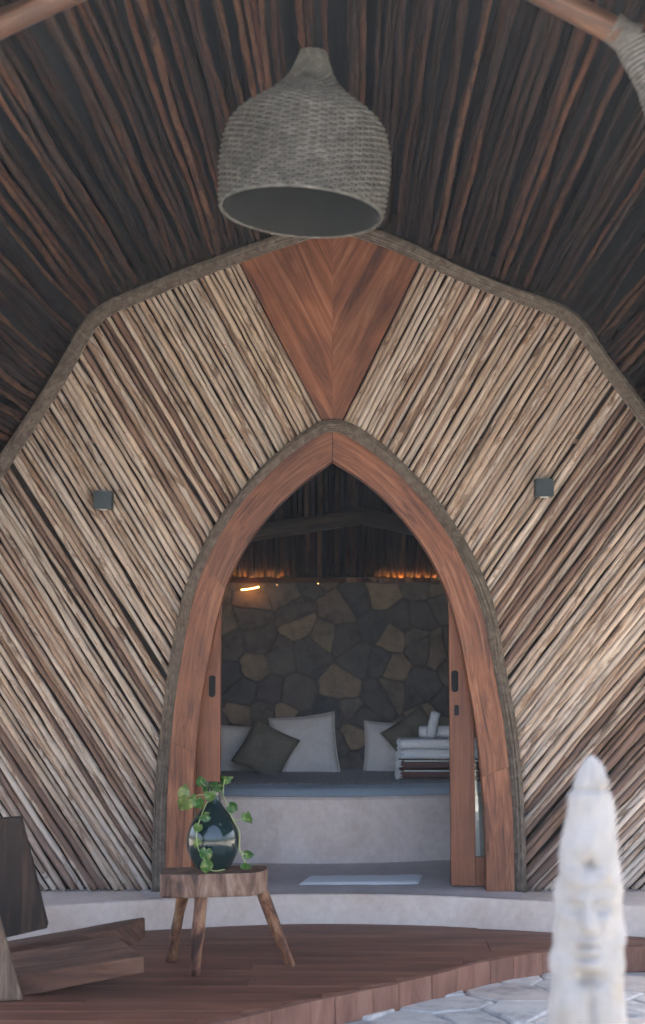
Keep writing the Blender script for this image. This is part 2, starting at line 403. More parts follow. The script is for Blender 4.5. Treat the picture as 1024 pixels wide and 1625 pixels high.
def piece(name, poly, to3, h, bev, m, parent, rnd, tilt=0.0):
    poly = round_poly(rough_poly(poly, .009, rnd)); c = sum(poly, Vector((0, 0))) / len(poly); n = len(poly)
    tx, ty = rnd.uniform(-tilt, tilt), rnd.uniform(-tilt, tilt)
    def hh(p): return (p.x - c.x) * tx + (p.y - c.y) * ty
    r = max(.02, min((p - c).length for p in poly)); s = max(.5, 1 - bev / r)
    v = [to3(p.x, p.y, -.03) for p in poly] + [to3(p.x, p.y, h - bev + hh(p)) for p in poly]
    v += [to3(*(c + (p - c) * s), h + hh(p)) for p in poly] + [to3(c.x, c.y, h + .15 * bev)]
    f = []
    for k in range(2):
        for i in range(n): f.append((k * n + i, k * n + (i + 1) % n, (k + 1) * n + (i + 1) % n, (k + 1) * n + i))
    for i in range(n): f.append((2 * n + i, 2 * n + (i + 1) % n, 3 * n))
    base = Vector(to3(c.x, c.y, 0)); v = [Vector(q) - base for q in v]
    return mesh(name, v, f, m, parent, False, loc=base)
edge_px = [(1500, 1500), (1200, 1500), (1024, 1501), (872, 1506), (762, 1525), (662, 1553), (512, 1583), (370, 1616), (240, 1650), (80, 1692), (-200, 1740), (-600, 1760)]
edge = smooth([Vector(G(a, b, DECK_Z)[:2]) for a, b in edge_px][::-1], 2)     # left -> right
edge_t = [(p.x, p.y) for p in edge]
paving = empty('flagstone_paving', (1, -2.5, GROUND_Z), kind='structure')
mesh('bedding', *box(-3.4, 3.6, -7.6, -.62, GROUND_Z - .028, GROUND_Z - .012), M['grout'], paving)
rnd = random.Random(3)
for poly in voronoi(-2.3, 2.9, -6.4, -.7, .30, .21, .5, .014, rnd):
    c = sum(poly, Vector((0, 0))) / len(poly)
    if max(p.y - interp(edge_t, p.x) for p in poly) > .30 and c.y > interp(edge_t, c.x): continue
    piece('flagstone', poly, lambda x, y, h: (x, y, GROUND_Z + h - .004 if h > 0 else GROUND_Z - .014), rnd.uniform(.004, .012), .006, M['flag'], paving, rnd, .008)

# ------------------------------------------------------------------ floor slab (hut floor, its front edge is the step)
sl_px = [(-600, 1500), (-250, 1465), (70, 1438), (250, 1427), (400, 1420), (527, 1418), (700, 1421), (872, 1431), (1024, 1437), (1300, 1455), (1600, 1480)]
sl = smooth([Vector(G(a, b, 0)[:2]) for a, b in sl_px], 2); sl_t = [(p.x, p.y) for p in sl]
sl = [p for p in sl if -3.2 < p.x < 3.2]
nv = len(sl); v = []; f = []
for p in sl: v += [(p.x, p.y, -.006), (p.x, p.y + .012, 0), (p.x, 2.9, 0), (p.x, p.y - .004, GROUND_Z - .02)]
for i in range(nv - 1):
    a, b = 4 * i, 4 * i + 4
    f += [(a, b, b + 1, a + 1), (a + 1, b + 1, b + 2, a + 2), (a + 3, b + 3, b, a)]
slab = mesh('floor_slab', v, f, M['slab'], smooth_=False); tag(slab, kind='structure')
# hut floor finish, a sheet just above the slab
v = []; f = []
xs = [-2.2 + 4.4 * i / 88 for i in range(89)]
for x in xs: v += [(x, interp(sl_t, x) + .014 if abs(x - XC) < .92 else .03, .004), (x, 2.7, .004)]
for i in range(88): f.append((2 * i, 2 * i + 2, 2 * i + 3, 2 * i + 1))
tag(mesh('hut_floor', v, f, M['floor']), kind='structure')

# ------------------------------------------------------------------ deck
deck = empty('wooden_deck', (-.5, -1.2, GROUND_Z), kind='structure')
back_y = lambda x: interp(sl_t, x) - .006
y = -.05; k = 0; pw = .135
rnd = random.Random(5)
while y > -3.4:
    ya, yb = y - pw + .003, y
    n = 40; xl, xr = -3.0, 3.0
    cols = []
    for i in range(n + 1):
        x = xl + (xr - xl) * i / n; fr = max(ya, interp(edge_t, x) + .012); bk = min(yb, back_y(x))
        if bk - fr > .004: cols.append((x, fr, bk))
    runs = []; cur = []
    for c_ in cols:
        if cur and c_[0] - cur[-1][0] > (xr - xl) / n * 1.5: runs.append(cur); cur = []
        cur.append(c_)
    if cur: runs.append(cur)
    for run in runs:
        # split each row into boards of varying length
        cut = [0]; i = rnd.randint(14, 60)
        while i < len(run) - 4: cut.append(i); i += rnd.randint(30, 50)
        cut.append(len(run) - 1)
        for a, b in zip(cut, cut[1:]):
            seg = run[a:b + 1]
            if len(seg) < 2: continue
            dz = rnd.uniform(-.0006, .0006); v = []; f = []
            for j, (x, fr, bk) in enumerate(seg):
                xx = x + (.002 if j == 0 else -.002 if j == len(seg) - 1 else 0)
                v += [(xx, fr, DECK_Z + dz), (xx, bk, DECK_Z + dz), (xx, bk, DECK_Z - .03), (xx, fr, DECK_Z - .03)]
            for j in range(len(seg) - 1):
                q = 4 * j
                for e in range(4): f.append((q + e, q + (e + 1) % 4, q + 4 + (e + 1) % 4, q + 4 + e))
            f += [(0, 3, 2, 1), tuple(4 * (len(seg) - 1) + e for e in range(4))]
            o = Vector((seg[0][0], ya, DECK_Z)); fixn(mesh('plank', [Vector(q) - o for q in v], f, M['deck'], deck, loc=o))
    y -= pw
v = []; f = []
ee = [p for p in edge if -3 < p.x < 3]
for p in ee: v += [(p.x, p.y + .05, DECK_Z - .032), (p.x, back_y(p.x) - .01, DECK_Z - .032), (p.x, back_y(p.x) - .01, GROUND_Z - .02), (p.x, p.y + .05, GROUND_Z - .02)]
for j in range(len(ee) - 1):
    for e in range(4): f.append((4 * j + e, 4 * j + (e + 1) % 4, 4 * j + 4 + (e + 1) % 4, 4 * j + 4 + e))
mesh('joist_core', v, f, M['backing'], deck)
# edge of short upright boards following the curve
fe = resample([p for p in edge if -2.6 < p.x < 3], 400); i = 0
while i < 392:
    st = rnd.choice((9, 12, 14, 16, 10)); j = min(399, i + st); a, b = fe[i], fe[j]
    t = (b - a).normalized(); n = Vector((t.y, -t.x)); pr = rnd.uniform(0, .005); a2 = a + t * .0006; b2 = b - t * .0006
    zt = DECK_Z - .001 - rnd.uniform(0, .004)
    q = lambda p, d, z: (p.x + n.x * d, p.y + n.y * d, z)
    vv, ff = hexa([q(a2, .008 + pr, GROUND_Z - .01), q(b2, .008 + pr, GROUND_Z - .01), q(b2, .008 + pr, zt), q(a2, .008 + pr, zt)], [q(a2, -.028, GROUND_Z - .01), q(b2, -.028, GROUND_Z - .01), q(b2, -.028, zt), q(a2, -.028, zt)])
    o = Vector((a.x, a.y, GROUND_Z)); mesh('edge_board', [Vector(p) - o for p in vv], ff, M['fascia'], deck, bevel=.0025, seg=1, loc=o)
    i = j

# ------------------------------------------------------------------ facade wall of sticks
wall = empty('stick_wall', (XC, .05, 0), 'hut front wall of pale diagonal sticks with a red wooden wedge above the door', 'wall')
NB = 90
bo = resample(smooth(border, 1), NB); ro = resample(smooth(rope_out, 1), NB)
v = []; f = []
for a, b in zip(offset(bo, .20), offset(ro, -.02)): v += [(a.x, .085, a.y), (b.x, .085, b.y), (a.x, .125, a.y), (b.x, .125, b.y)]
for i in range(NB - 1):
    a = 4 * i; f += [(a, a + 1, a + 5, a + 4), (a + 2, a + 6, a + 7, a + 3), (a, a + 4, a + 6, a + 2), (a + 1, a + 3, a + 7, a + 5)]
mesh('backing_board', v, f, M['backing'], wall)
WL = XZ([(378, 412), (512, 664)]); WR = XZ([(668, 418), (543, 664)])      # wedge edges
region_poly = smooth(border, 1); arch_poly = smooth(rope_out, 1)
wedge_poly = [WL[1], WL[0], P(430, 380).xz, P(528, 340).xz, P(590, 365).xz, WR[0], WR[1]]
def ok(x, z): return z > .004 and inside(region_poly, x, z) and not inside(arch_poly, x, z) and not inside(wedge_poly, x, z)
def wall_col(side, s_, rnd):
    # natural mix: debarked pale poles, bands of unpeeled red-brown ones, tan near the wedge, greyer lower down
    n = mnoise.noise(Vector((s_ * 2.3, side * 7.7, 1.3))) * .85 + .45 * mnoise.noise(Vector((s_ * 8, side * 3.1, 5)))
    if side > 0: n += .42 * g1(s_, 1.25, .14) + .42 * g1(s_, 2.25, .25) + .15 * g1(s_, 2.9, .5)
    else: n += .35 * g1(s_, 1.5, .1) + .25 * g1(s_, 2.6, .2) - .35 * g1(s_, 2.05, .3)
    n += rnd.uniform(-.5, .5) - (.8 if s_ < .16 else 0)
    pale = [(.56, .445, .34), (.53, .42, .325), (.60, .505, .41), (.49, .375, .275), (.56, .475, .39)]; mid = [(.38, .265, .19), (.34, .24, .175), (.41, .305, .235)]; dark = [(.21, .125, .09), (.26, .165, .12), (.155, .096, .072)]
    c = Vector(rnd.choice(pale if n < .28 else mid if n < .5 else dark))
    w_ = interp([(0, 0), (1.2, .6), (2.5, 1)], s_); g = (c.x + c.y + c.z) / 3
    c = c.lerp(Vector((g * 1.08, g, g * .93)), .22 * w_) * rnd.uniform(.72, .88)
    return (c.x, c.y, c.z)
rnd = random.Random(11); ns = 0
for side in (-1, 1):
    e = WL if side < 0 else WR
    top, bot = e; mid = top.lerp(bot, .5)
    a0 = math.degrees(math.atan2(top.y - bot.y, abs(top.x - bot.x)))
    spine = Vector((side * math.sin(R(56)), -math.cos(R(56))))
    # walk away from the wedge along the spine
    s = .002
    while s < 4.0:
        dpx = s * 314
        ang = interp([(0, a0), (150, a0 - 2.5), (420, 57.5), (900, 55)], dpx) if side < 0 else interp([(0, a0), (150, 60), (360, 55), (560, 51.5), (760, 46.5), (950, 44)], dpx)
        ang += rnd.uniform(-.22, .22)
        r = rnd.choice((.0105, .012, .013, .014, .0155, .0175)) * interp([(0, .92), (400, 1.0), (800, 1.12)], dpx)
        s += r * 1.0
        c = mid + spine * s
        d = Vector((side * math.cos(R(ang)), math.sin(R(ang))))
        t = -3.2; run = None; L = .006; runs = []
        while t < 3.2:
            p = c + d * t; inn = ok(p.x, p.y) and (p.x - XC) * side > -.01
            if inn and run is None: run = t
            if not inn and run is not None: runs.append((run, t)); run = None
            t += L
        for (t0, t1) in runs:
            if t1 - t0 < .04: continue
            A = c + d * (t0 - .012); B = c + d * (t1 + .012); A.y = max(A.y, .004)
            yy = .045 + rnd.uniform(-.012, .014)
            if rnd.random() < .5: r0, r1 = r * 1.08, r * .9
            else: r0, r1 = r * .9, r * 1.08
            stick('stick', (A.x, yy, A.y), (B.x, yy + rnd.uniform(-.006, .006), B.y), r0, r1, .012, M['stick'], wall, ns, knots=.32, seglen=.05, col=wall_col(side, s, rnd)); ns += 1
        s += r * .98 + (rnd.uniform(.005, .010) if rnd.random() < .14 else rnd.uniform(-.001, .003))
print('wall sticks', ns)
# pale batten behind the sticks
zb = P(600, 697).z
mesh('batten', *box(P(90, 697).x, P(500, 697).x, .062, .078, zb - .010, zb + .010), M['seatwood'], wall)
mesh('batten', *box(P(560, 697).x, P(980, 697).x, .062, .078, zb - .010, zb + .010), M['seatwood'], wall)
# wedge: two panels meeting at a seam
seam_t = P(529, 361); seam_b = P(528, 667)
for nm, pts, mm in (('wedge_panel', [(379, 412), (430, 388), (524, 362), (528.2, 362), (527.7, 668), (511, 664)], 'wedge_l'), ('wedge_panel', [(528.3, 362), (534, 362), (590, 377), (667, 412), (544, 664), (527.8, 668)], 'wedge_r')):
    q = XZ(pts); n = len(q); yf = .022 if mm == 'wedge_l' else .026
    v = [(p.x, yf, p.y) for p in q] + [(p.x, .07, p.y) for p in q]
    f = [tuple(range(n)), tuple(range(2 * n - 1, n - 1, -1))] + [(i, i + n, (i + 1) % n + n, (i + 1) % n) for i in range(n)]
    o = Vector((q[0].x, yf, q[-1].y)); fixn(mesh(nm, [Vector(p) - o for p in v], f, M[mm], wall, bevel=.001, seg=1, loc=o))
def vine_bundle(name, ca, cb, ny, rows, Y, parent, rnd, rad):
    """strands laid side by side between two curves"""
    mb = MB(); N = 110
    A = resample(smooth(ca, 2), N); B = resample(smooth(cb, 2), N)
    for r_ in range(rows):
        for k in range(ny):
            u = (k + .5 + rnd.uniform(-.15, .15)) / ny; ph = rnd.uniform(0, 100); yy = Y + r_ * rad * 1.7 + rnd.uniform(-.003, .003)
            dome = -.018 * (1 - (2 * u - 1) ** 2)
            pts = []; rr = []
            for i in range(N):
                uu = u + .10 * mnoise.noise(Vector((i * .07, ph, 0))) / ny * 3
                p = A[i].lerp(B[i], min(.98, max(.02, uu)))
                pts.append((p.x, yy + dome + .005 * mnoise.noise(Vector((i * .09, 0, ph))), p.y)); rr.append(rad * (1 + .2 * mnoise.noise(Vector((i * .3, ph, 5)))))
            mb.add(tube(pts, rr, 5))
    return tag(mesh(name, mb.v, mb.f, M['vine'], parent, True), kind='stuff')
bcurve = [p for p in border]
vine_bundle('vine_border', offset(bcurve, .038), offset(bcurve, -.034), 9, 2, .012, wall, rnd, .0055)

# ------------------------------------------------------------------ pointed door arch
arch = empty('door_arch', (XC, .04, 0), 'pointed red hardwood door arch edged with bundled vines', 'door frame')
vine_bundle('vine_edging', rope_out, rope_in, 7, 2, .006, arch, rnd, .0052)
def side_curves(left):
    def half(c, n):
        i = min(range(len(c)), key=lambda k: abs(c[k].x - XC) + (0 if c[k].y > 1.9 else 9))
        h = c[:i + 1] if left else c[i:][::-1]
        h = [p.copy() for p in h]; h[-1].x = XC + (-.0015 if left else .0015)
        return resample(smooth(h, 2), n)
    return half(rope_in, 61), half(wood_in, 61)
for left in (True, False):
    o_, i_ = side_curves(left)
    cuts = [0, 17, 38, 60] if left else [0, 14, 40, 60]
    for a, b in zip(cuts, cuts[1:]):
        v = []; uv = []; f = []; n = b - a
        dy = rnd.uniform(-.002, .002); s = 0
        for j in range(a, b + 1):
            if j > a: s += (o_[j] - o_[j - 1]).length
            sh = (.012 if j == a and a > 0 else -.012 if j == b and b < 60 else 0)
            po = o_[j]; pi = i_[j]
            if sh:
                po = po.lerp(o_[j + (1 if sh > 0 else -1)], abs(sh)); pi = pi.lerp(i_[j + (1 if sh > 0 else -1)], abs(sh))
            wdt = (po - pi).length
            for p, t_ in ((po, 0), (pi, wdt)):
                v.append((p.x, .0 + dy, p.y)); uv.append((s, t_))
            for p, t_ in ((pi, wdt + .12), (po, wdt + .3)):
                v.append((p.x, .10 if t_ else .10, p.y)); uv.append((s, t_))
        for j in range(n):
            for e in range(4): f.append((4 * j + e, 4 * j + (e + 1) % 4, 4 * j + 4 + (e + 1) % 4, 4 * j + 4 + e))
        f += [(0, 1, 2, 3), tuple(4 * n + e for e in (3, 2, 1, 0))]
        o = mesh('arch_block', v, f, M['arch'], arch, uv=uv)
        bm = bmesh.new(); bm.from_mesh(o.data); bmesh.ops.recalc_face_normals(bm, faces=bm.faces)
        ed = [e for e in bm.edges if len(e.link_faces) == 2 and e.calc_face_angle(0) > R(50) and e.verts[0].index // 4 != e.verts[1].index // 4]
        bmesh.ops.bevel(bm, geom=ed, offset=.0022, segments=2, affect='EDGES', profile=.5, clamp_overlap=True); bm.to_mesh(o.data); bm.free()

# ------------------------------------------------------------------ sliding door leaves behind the arch
def rounded_rect(cx, cz, w_, h_, r, n=5):
    pts = []
    for (sx, sz, a0) in ((1, 1, 0), (-1, 1, 90), (-1, -1, 180), (1, -1, 270)):
        for k in range(n + 1):
            a = R(a0 + 90 * k / n); pts.append((cx + sx * (w_ / 2 - r) + r * math.cos(a), cz + sz * (h_ / 2 - r) + r * math.sin(a)))
    return pts
def plate(name, pts, y0, y1, m, parent, bevel=0):
    n = len(pts); v = [(x, y0, z) for x, z in pts] + [(x, y1, z) for x, z in pts]
    f = [tuple(range(n)), tuple(range(2 * n - 1, n - 1, -1))] + [(i, i + n, (i + 1) % n + n, (i + 1) % n) for i in range(n)]
    return fixn(mesh(name, v, f, m, parent, bevel=bevel, seg=1))
YD = .125
def leaf_door(x_in, dirx, label, handles):
    """x_in: free edge of the stile; the leaf runs away from it in dirx"""
    d = empty('sliding_door', (x_in, YD + .02, .005), label, 'door', 'sliding doors of the arch')
    W, H = .62, 2.12; sw = .125; y0, y1 = YD, YD + .045
    def bx(a, b, z0, z1, nm):
        xa, xb = sorted((x_in + dirx * a, x_in + dirx * b)); o = Vector((xa, y0, z0)); vv, ff = box(xa, xb, y0, y1, z0, z1)
        return mesh(nm, [Vector(p) - o for p in vv], ff, M['doorwood'], d, bevel=.004, loc=o)
    st = bx(0, sw, .012, H, 'stile'); bx(W - sw, W, .012, H, 'stile')
    bx(sw + .0005, W - sw - .0005, .012, .155, 'rail'); bx(sw + .0005, W - sw - .0005, H - .14, H, 'rail')
    xa, xb = sorted((x_in + dirx * (sw - .004), x_in + dirx * (W - sw + .004)))
    mesh('pane', *box(xa, xb, y0 + .019, y0 + .025, .151, H - .136), M['pane'], d)
    for (px, py, w_, h_, nm) in handles:
        c = P(px, py, y0); x = c.x
        h = plate(nm, rounded_rect(x, c.z, w_, h_, w_ * .42), y0 - .004, y0 + .002, M['black'], d, bevel=.0012)
        h2 = plate('recess' if nm == 'handle' else 'slot', rounded_rect(x, c.z, w_ * .5, h_ * .72, w_ * .24), y0 - .0055, y0 - .0035, M['black'], h)
        h2.matrix_parent_inverse = Matrix.Identity(4); h2.parent = h
    return d
leaf_door(P(350, 1150, YD).x, -1, 'left sliding door leaf, glazed red wood with one dark recessed handle', [(337, 1089, .033, .11, 'handle')])
leaf_door(P(714, 1150, YD).x, 1, 'right sliding door leaf, glazed red wood with dark handle above a keyhole plate', [(722, 1081, .036, .11, 'handle'), (725, 1127, .025, .055, 'keyhole')])

# ------------------------------------------------------------------ porch roof
dv = ray(560, 1010); dv = dv / dv.y                    # direction of the roof sticks, per metre of depth
YF = -3.75
roof = empty('porch_roof', (XC, -1.8, 3.3), 'dark vaulted porch roof of rough brown sticks under thatch', 'roof')
rc = resample(smooth(border, 2), 700)
i0 = min(range(700), key=lambda k: (rc[k] - P(-190, 1080).xz).length); i1 = min(range(700), key=lambda k: (rc[k] - P(1230, 1030).xz).length)
arc = rc[i0:i1 + 1]; seglen = sum((b - a).length for a, b in zip(rc, rc[1:])) / 699
def along(p, off, nrm, Y): return Vector((p.x + nrm.x * off + dv.x * Y, Y, p.y + nrm.y * off + dv.z * Y))
def nrm_at(k):
    t = (arc[min(k + 6, len(arc) - 1)] - arc[max(k - 6, 0)]).normalized(); return Vector((-t.y, t.x))
rnd = random.Random(21); nr = 0; k = 0.0
while k < len(arc) - 1:
    j = int(k); r = rnd.choice((.0085, .010, .0115, .013, .0155)); n_ = nrm_at(j); t_ = Vector((n_.y, -n_.x))
    a = along(arc[j], .055 + r + rnd.uniform(0, .03), n_, .34); b = along(arc[j], .055 + r + rnd.uniform(0, .03), n_, YF + rnd.uniform(-.1, .1))
    sh = rnd.uniform(-.045, .045); b += Vector((t_.x * sh, 0, t_.y * sh))
    stick('stick', a, b, r * 1.15, r * .85, .015, M['roofstick'], roof, 500 + nr, knots=.4, seglen=.08, col=rnd.choice(ROOFC)); nr += 1
    k += (2 * r + rnd.choice((-.003, .002, .006, .010, .018, .024))) / seglen
k = 3.0
while k < len(arc) - 1:                                 # a second, sparser layer above, its depth shade put into darker colours
    j = int(k); r = rnd.uniform(.012, .02); n_ = nrm_at(j); t_ = Vector((n_.y, -n_.x))
    a = along(arc[j], .125 + rnd.uniform(0, .02), n_, .34); b = along(arc[j], .125 + rnd.uniform(0, .02), n_, YF); sh = rnd.uniform(-.1, .1); b += Vector((t_.x * sh, 0, t_.y * sh))
    stick('stick', a, b, r, r * .9, .015, M['roofstick'], roof, 900 + nr, knots=.35, seglen=.12, col=rnd.choice(ROOFC[2:5])); nr += 1
    k += rnd.uniform(.06, .12) / seglen
print('roof sticks', nr)
v = []; f = []; ks = list(range(0, len(arc), 6))
for k in ks:
    n_ = nrm_at(k)
    for off, Y in ((.175, .55), (.175, YF), (.36, YF), (.36, .55)): v.append(along(arc[k], off, n_, Y))
for i in range(len(ks) - 1):
    for e in range(4): f.append((4 * i + e, 4 * i + (e + 1) % 4, 4 * i + 4 + (e + 1) % 4, 4 * i + 4 + e))
f += [(0, 1, 2, 3), tuple(4 * (len(ks) - 1) + e for e in (3, 2, 1, 0))]
fixn(mesh('thatch', v, f, M['thatch'], roof))
# log ribs of the porch: straight logs meeting at lashed joints
def log(name, A, B, r0, r1, parent, seed, m='log'): return stick(name, A, B, r0, r1, .014, M[m], parent, seed, n=14, knots=.12, seglen=.06)
def lashing(A, B, r, parent, turns=16):
    A = Vector(A); B = Vector(B); t = (B - A).normalized(); n = t.orthogonal().normalized(); b = t.cross(n); mb = MB()
    N = turns * 18; L = (B - A).length; pts = []
    for i in range(N + 1):
        a = 2 * math.pi * i / 18; pts.append(A + t * (L * i / N) + (n * math.cos(a) + b * math.sin(a)) * (r + .004 * math.sin(i * .37)))
    mb.add(tube(pts, L / turns * .56, 6))
    return mesh('rope_lashing', mb.v, mb.f, M['lashing'], None, True)
def child(o, parent):
    o.parent = parent; o.matrix_parent_inverse = parent.matrix_basis.inverted(); return o
YL = -3.2
JR = P(1003, 62, YL); JR2 = P(1120, 330, YL + .02); TR = P(760, -62, YL); JL = P(-95, 85, YL); TL = P(190, -45, YL); JL2 = P(-190, 330, YL)
apex = P(520, -150, YL)
l1 = log('log_rib', JR, TR, .040, .038, roof, 31); l2 = log('log_rib', JR + Vector((-.01, .0, .01)), JR + (JR2 - JR) * ((JR.z - GROUND_Z + .03) / (JR.z - JR2.z)), .038, .05, roof, 32)
l3 = log('log_rib', JL, TL + (TL - JL) * .5, .040, .038, roof, 33); l4 = log('log_rib', JL, JL + (JL2 - JL) * ((JL.z - GROUND_Z + .03) / (JL.z - JL2.z)), .04, .05, roof, 34)
for l, A, B in ((l1, JR.lerp(TR, -.02), JR.lerp(TR, .13), ), (l2, JR, JR.lerp(JR2, .42))):
    bpy.context.view_layer.update(); child(lashing(A, B, .045, l), l)
# ------------------------------------------------------------------ inside of the hut: shell, inner roof, stone wall
shell = empty('inner_roof', (XC, 1.4, 1.7), 'dark inner roof of upright sticks seen through the door', 'roof')
YR = 2.56
ZT = P(540, 925, YR).z
sc_ = resample(smooth(border, 1), 120)
v = []; f = []
for p in offset(sc_, .02):
    z2 = p.y if p.y < ZT + .06 else ZT + .06 + (p.y - ZT - .06) * .06
    v += [(p.x, .105, p.y), (p.x * 1.02, YR + .02, z2), (p.x * 1.02, YR + .22, z2 - (.12 if z2 > ZT else 0))]
for i in range(119): f += [(3 * i, 3 * i + 1, 3 * i + 4, 3 * i + 3), (3 * i + 1, 3 * i + 2, 3 * i + 5, 3 * i + 4)]
mesh('thatch', v, f, M['thatch'], shell)
mesh('thatch', *box(-2.5, 2.6, YR + .205, YR + .235, 0, ZT + .12), M['thatch'], shell)
rnd = random.Random(31); x = -1.55; n = 0
top = [p for p in offset(sc_, -.03)]
def top_z(xx):
    best = 0
    for a, b in zip(top, top[1:]):
        if min(a.x, b.x) <= xx <= max(a.x, b.x) and abs(b.x - a.x) > 1e-6: best = max(best, a.y + (b.y - a.y) * (xx - a.x) / (b.x - a.x))
    return best
while x < 1.7:
    r = rnd.uniform(.013, .02); xt = XC + (x - XC) * .92 + rnd.uniform(-.02, .02)
    zt = top_z(xt) - .03
    stick('stick', (x, YR - .055, ZT + .035 + rnd.uniform(0, .03)), (xt, .22, zt), r, r * .85, .012, M['roofstick'], shell, 1500 + n, knots=.25, seglen=.12, col=rnd.choice(ROOFC[1:7])); n += 1
    x += 2 * r + rnd.uniform(-.002, .012)
bm1 = P(360, 853, 1.55), P(572, 818, 1.5); log('log_beam', bm1[0] + (bm1[0] - bm1[1]) * .8, bm1[1], .05, .05, shell, 41, 'darkwood_v')
bm2 = P(545, 812, 1.56), P(680, 842, 1.58); log('log_beam', bm2[0], bm2[1] + (bm2[1] - bm2[0]) * 1.2, .048, .05, shell, 42, 'darkwood_v')
sw = empty('stone_wall', (XC, YR + .1, 0), 'dark rubble stone wall behind the bed', 'wall')
mesh('mortar_core', *box(-2.3, 2.3, YR, YR + .2, 0, ZT + .01), M['mortar'], sw)
rnd = random.Random(17)
for poly in voronoi(-1.75, 1.85, 0, ZT, .21, .165, .62, .005, rnd):
    piece('stone', poly, lambda x, y, h: (x, YR - h if h > 0 else YR + .01, y), rnd.uniform(.012, .045), .006, M['stone'], sw, rnd, .16)
# ledge batten on the wall top and the lit strip behind it
led = empty('strip_light', (XC, YR - .02, ZT), 'warm strip light along the top of the stone wall', 'strip light')
mesh('cover_batten', *box(-1.5, P(548, 916, YR - .08).x, YR - .092, YR - .078, ZT - .004, ZT + .03), M['darkwood'], led, bevel=.003)  # left lip added to hide the strip and send its light upward
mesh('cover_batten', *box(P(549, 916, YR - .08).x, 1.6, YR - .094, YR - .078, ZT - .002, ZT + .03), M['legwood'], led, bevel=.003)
fixn(mesh('lit_strip', *tube([P(383, 936, YR - .10), P(397, 934.5, YR - .10), P(411, 931.5, YR - .10)], .0028, 8), M['led'], led, True))
mesh('light_shield', *box(-1.5, 1.6, YR - .0775, YR + .005, ZT + .0105 - .008, ZT + .0045), M['darkwood'], led)  # added board under the strip, keeps its light off the bed
for a, b in ((330, 452), (600, 700)):
    zz = ZT + .013
    a = P(a, 920, YR - .05).x; b = P(b, 920, YR - .05).x
    fixn(mesh('lit_strip', *tube([(a, YR - .064, zz), (b, YR - .064, zz)], .005, 8), M['led'], led, True))
for q in ((440, 928), (505, 926)):
    c = P(q[0], q[1], YR - .098); mesh('led_dot', *tube([c - Vector((.0015, 0, 0)), c + Vector((.0015, 0, 0))], .0011, 8), M['led'], led, True)

# ------------------------------------------------------------------ bed
bt = .372
front_px = [(150, 1364), (250, 1367), (362, 1369), (500, 1371), (620, 1369), (718, 1364), (850, 1356)]
fr = smooth([Vector(G(a, b, .004)[:2]) for a, b in front_px], 2)
bed = empty('bed_platform', (XC, 1.6, .004), 'built-in plaster bed platform with a bowed front', 'bed')
v = []; f = []
for p in fr: v += [(p.x, p.y, .004), (p.x, p.y, bt - .015), (p.x, p.y + .015, bt), (p.x, YR - .06, bt), (p.x, YR - .06, .004)]
for i in range(len(fr) - 1):
    for e in range(4): f.append((5 * i + e, 5 * i + 5 + e, 5 * i + 6 + e, 5 * i + 1 + e))
f += [(0, 1, 2, 3, 4), tuple(5 * (len(fr) - 1) + e for e in (4, 3, 2, 1, 0))]
fixn(mesh('plinth', v, f, M['plaster'], bed))
def slab_on_bed(name, y_in, y_out_f, z0, h, m, x0, x1, rnd_, wav=.006, n=70, ny=14):
    v = []; f = []; tf = [(p.x, p.y) for p in fr]
    for i in range(n + 1):
        x = x0 + (x1 - x0) * i / n; ya = interp(tf, x) + y_in; yb = y_out_f
        for j in range(ny + 1):
            t = j / ny; yy = ya + (yb - ya) * t
            zz = z0 + h * min(1, (t * ny / 1.2) ** .5 if t < .12 else 1) + wav * mnoise.noise(Vector((x * 4, yy * 4, 3)))
            if j == 0: zz = z0
            v.append((x, yy, zz))
    for i in range(n):
        for j in range(ny): f.append((i * (ny + 1) + j, (i + 1) * (ny + 1) + j, (i + 1) * (ny + 1) + j + 1, i * (ny + 1) + j + 1))
    return mesh(name, v, f, m, None, True)
mt = empty('mattress', (XC, 1.6, bt), 'thin mattress under a pale blue sheet on the bed platform', 'mattress')
s_ = slab_on_bed('sheet', .03, YR - .09, bt + .002, .03, M['sheet'], -1.2, 1.3, rnd); child(s_, mt)
bl = empty('blanket', (XC, 1.9, bt + .035), 'grey fringed blanket spread over the back of the bed', 'blanket')
s_ = slab_on_bed('cover', .42, YR - .1, bt + .034, .012, M['greyblanket'], -1.15, 1.25, rnd, .008); child(s_, bl)
mb = MB(); tf = [(p.x, p.y) for p in fr]; x = -1.1
while x < 1.2:
    yy = interp(tf, x) + .42; L = rnd.uniform(.03, .055); dx = rnd.uniform(-.012, .012)
    mb.add(tube([(x, yy + .01, bt + .045), (x + dx * .5, yy - L * .5, bt + .044), (x + dx, yy - L, bt + .040)], .0032, 4)); x += rnd.uniform(.009, .015)
tag(child(mesh('fringe', mb.v, mb.f, M['greyblanket'], None, True), bl), kind='stuff')

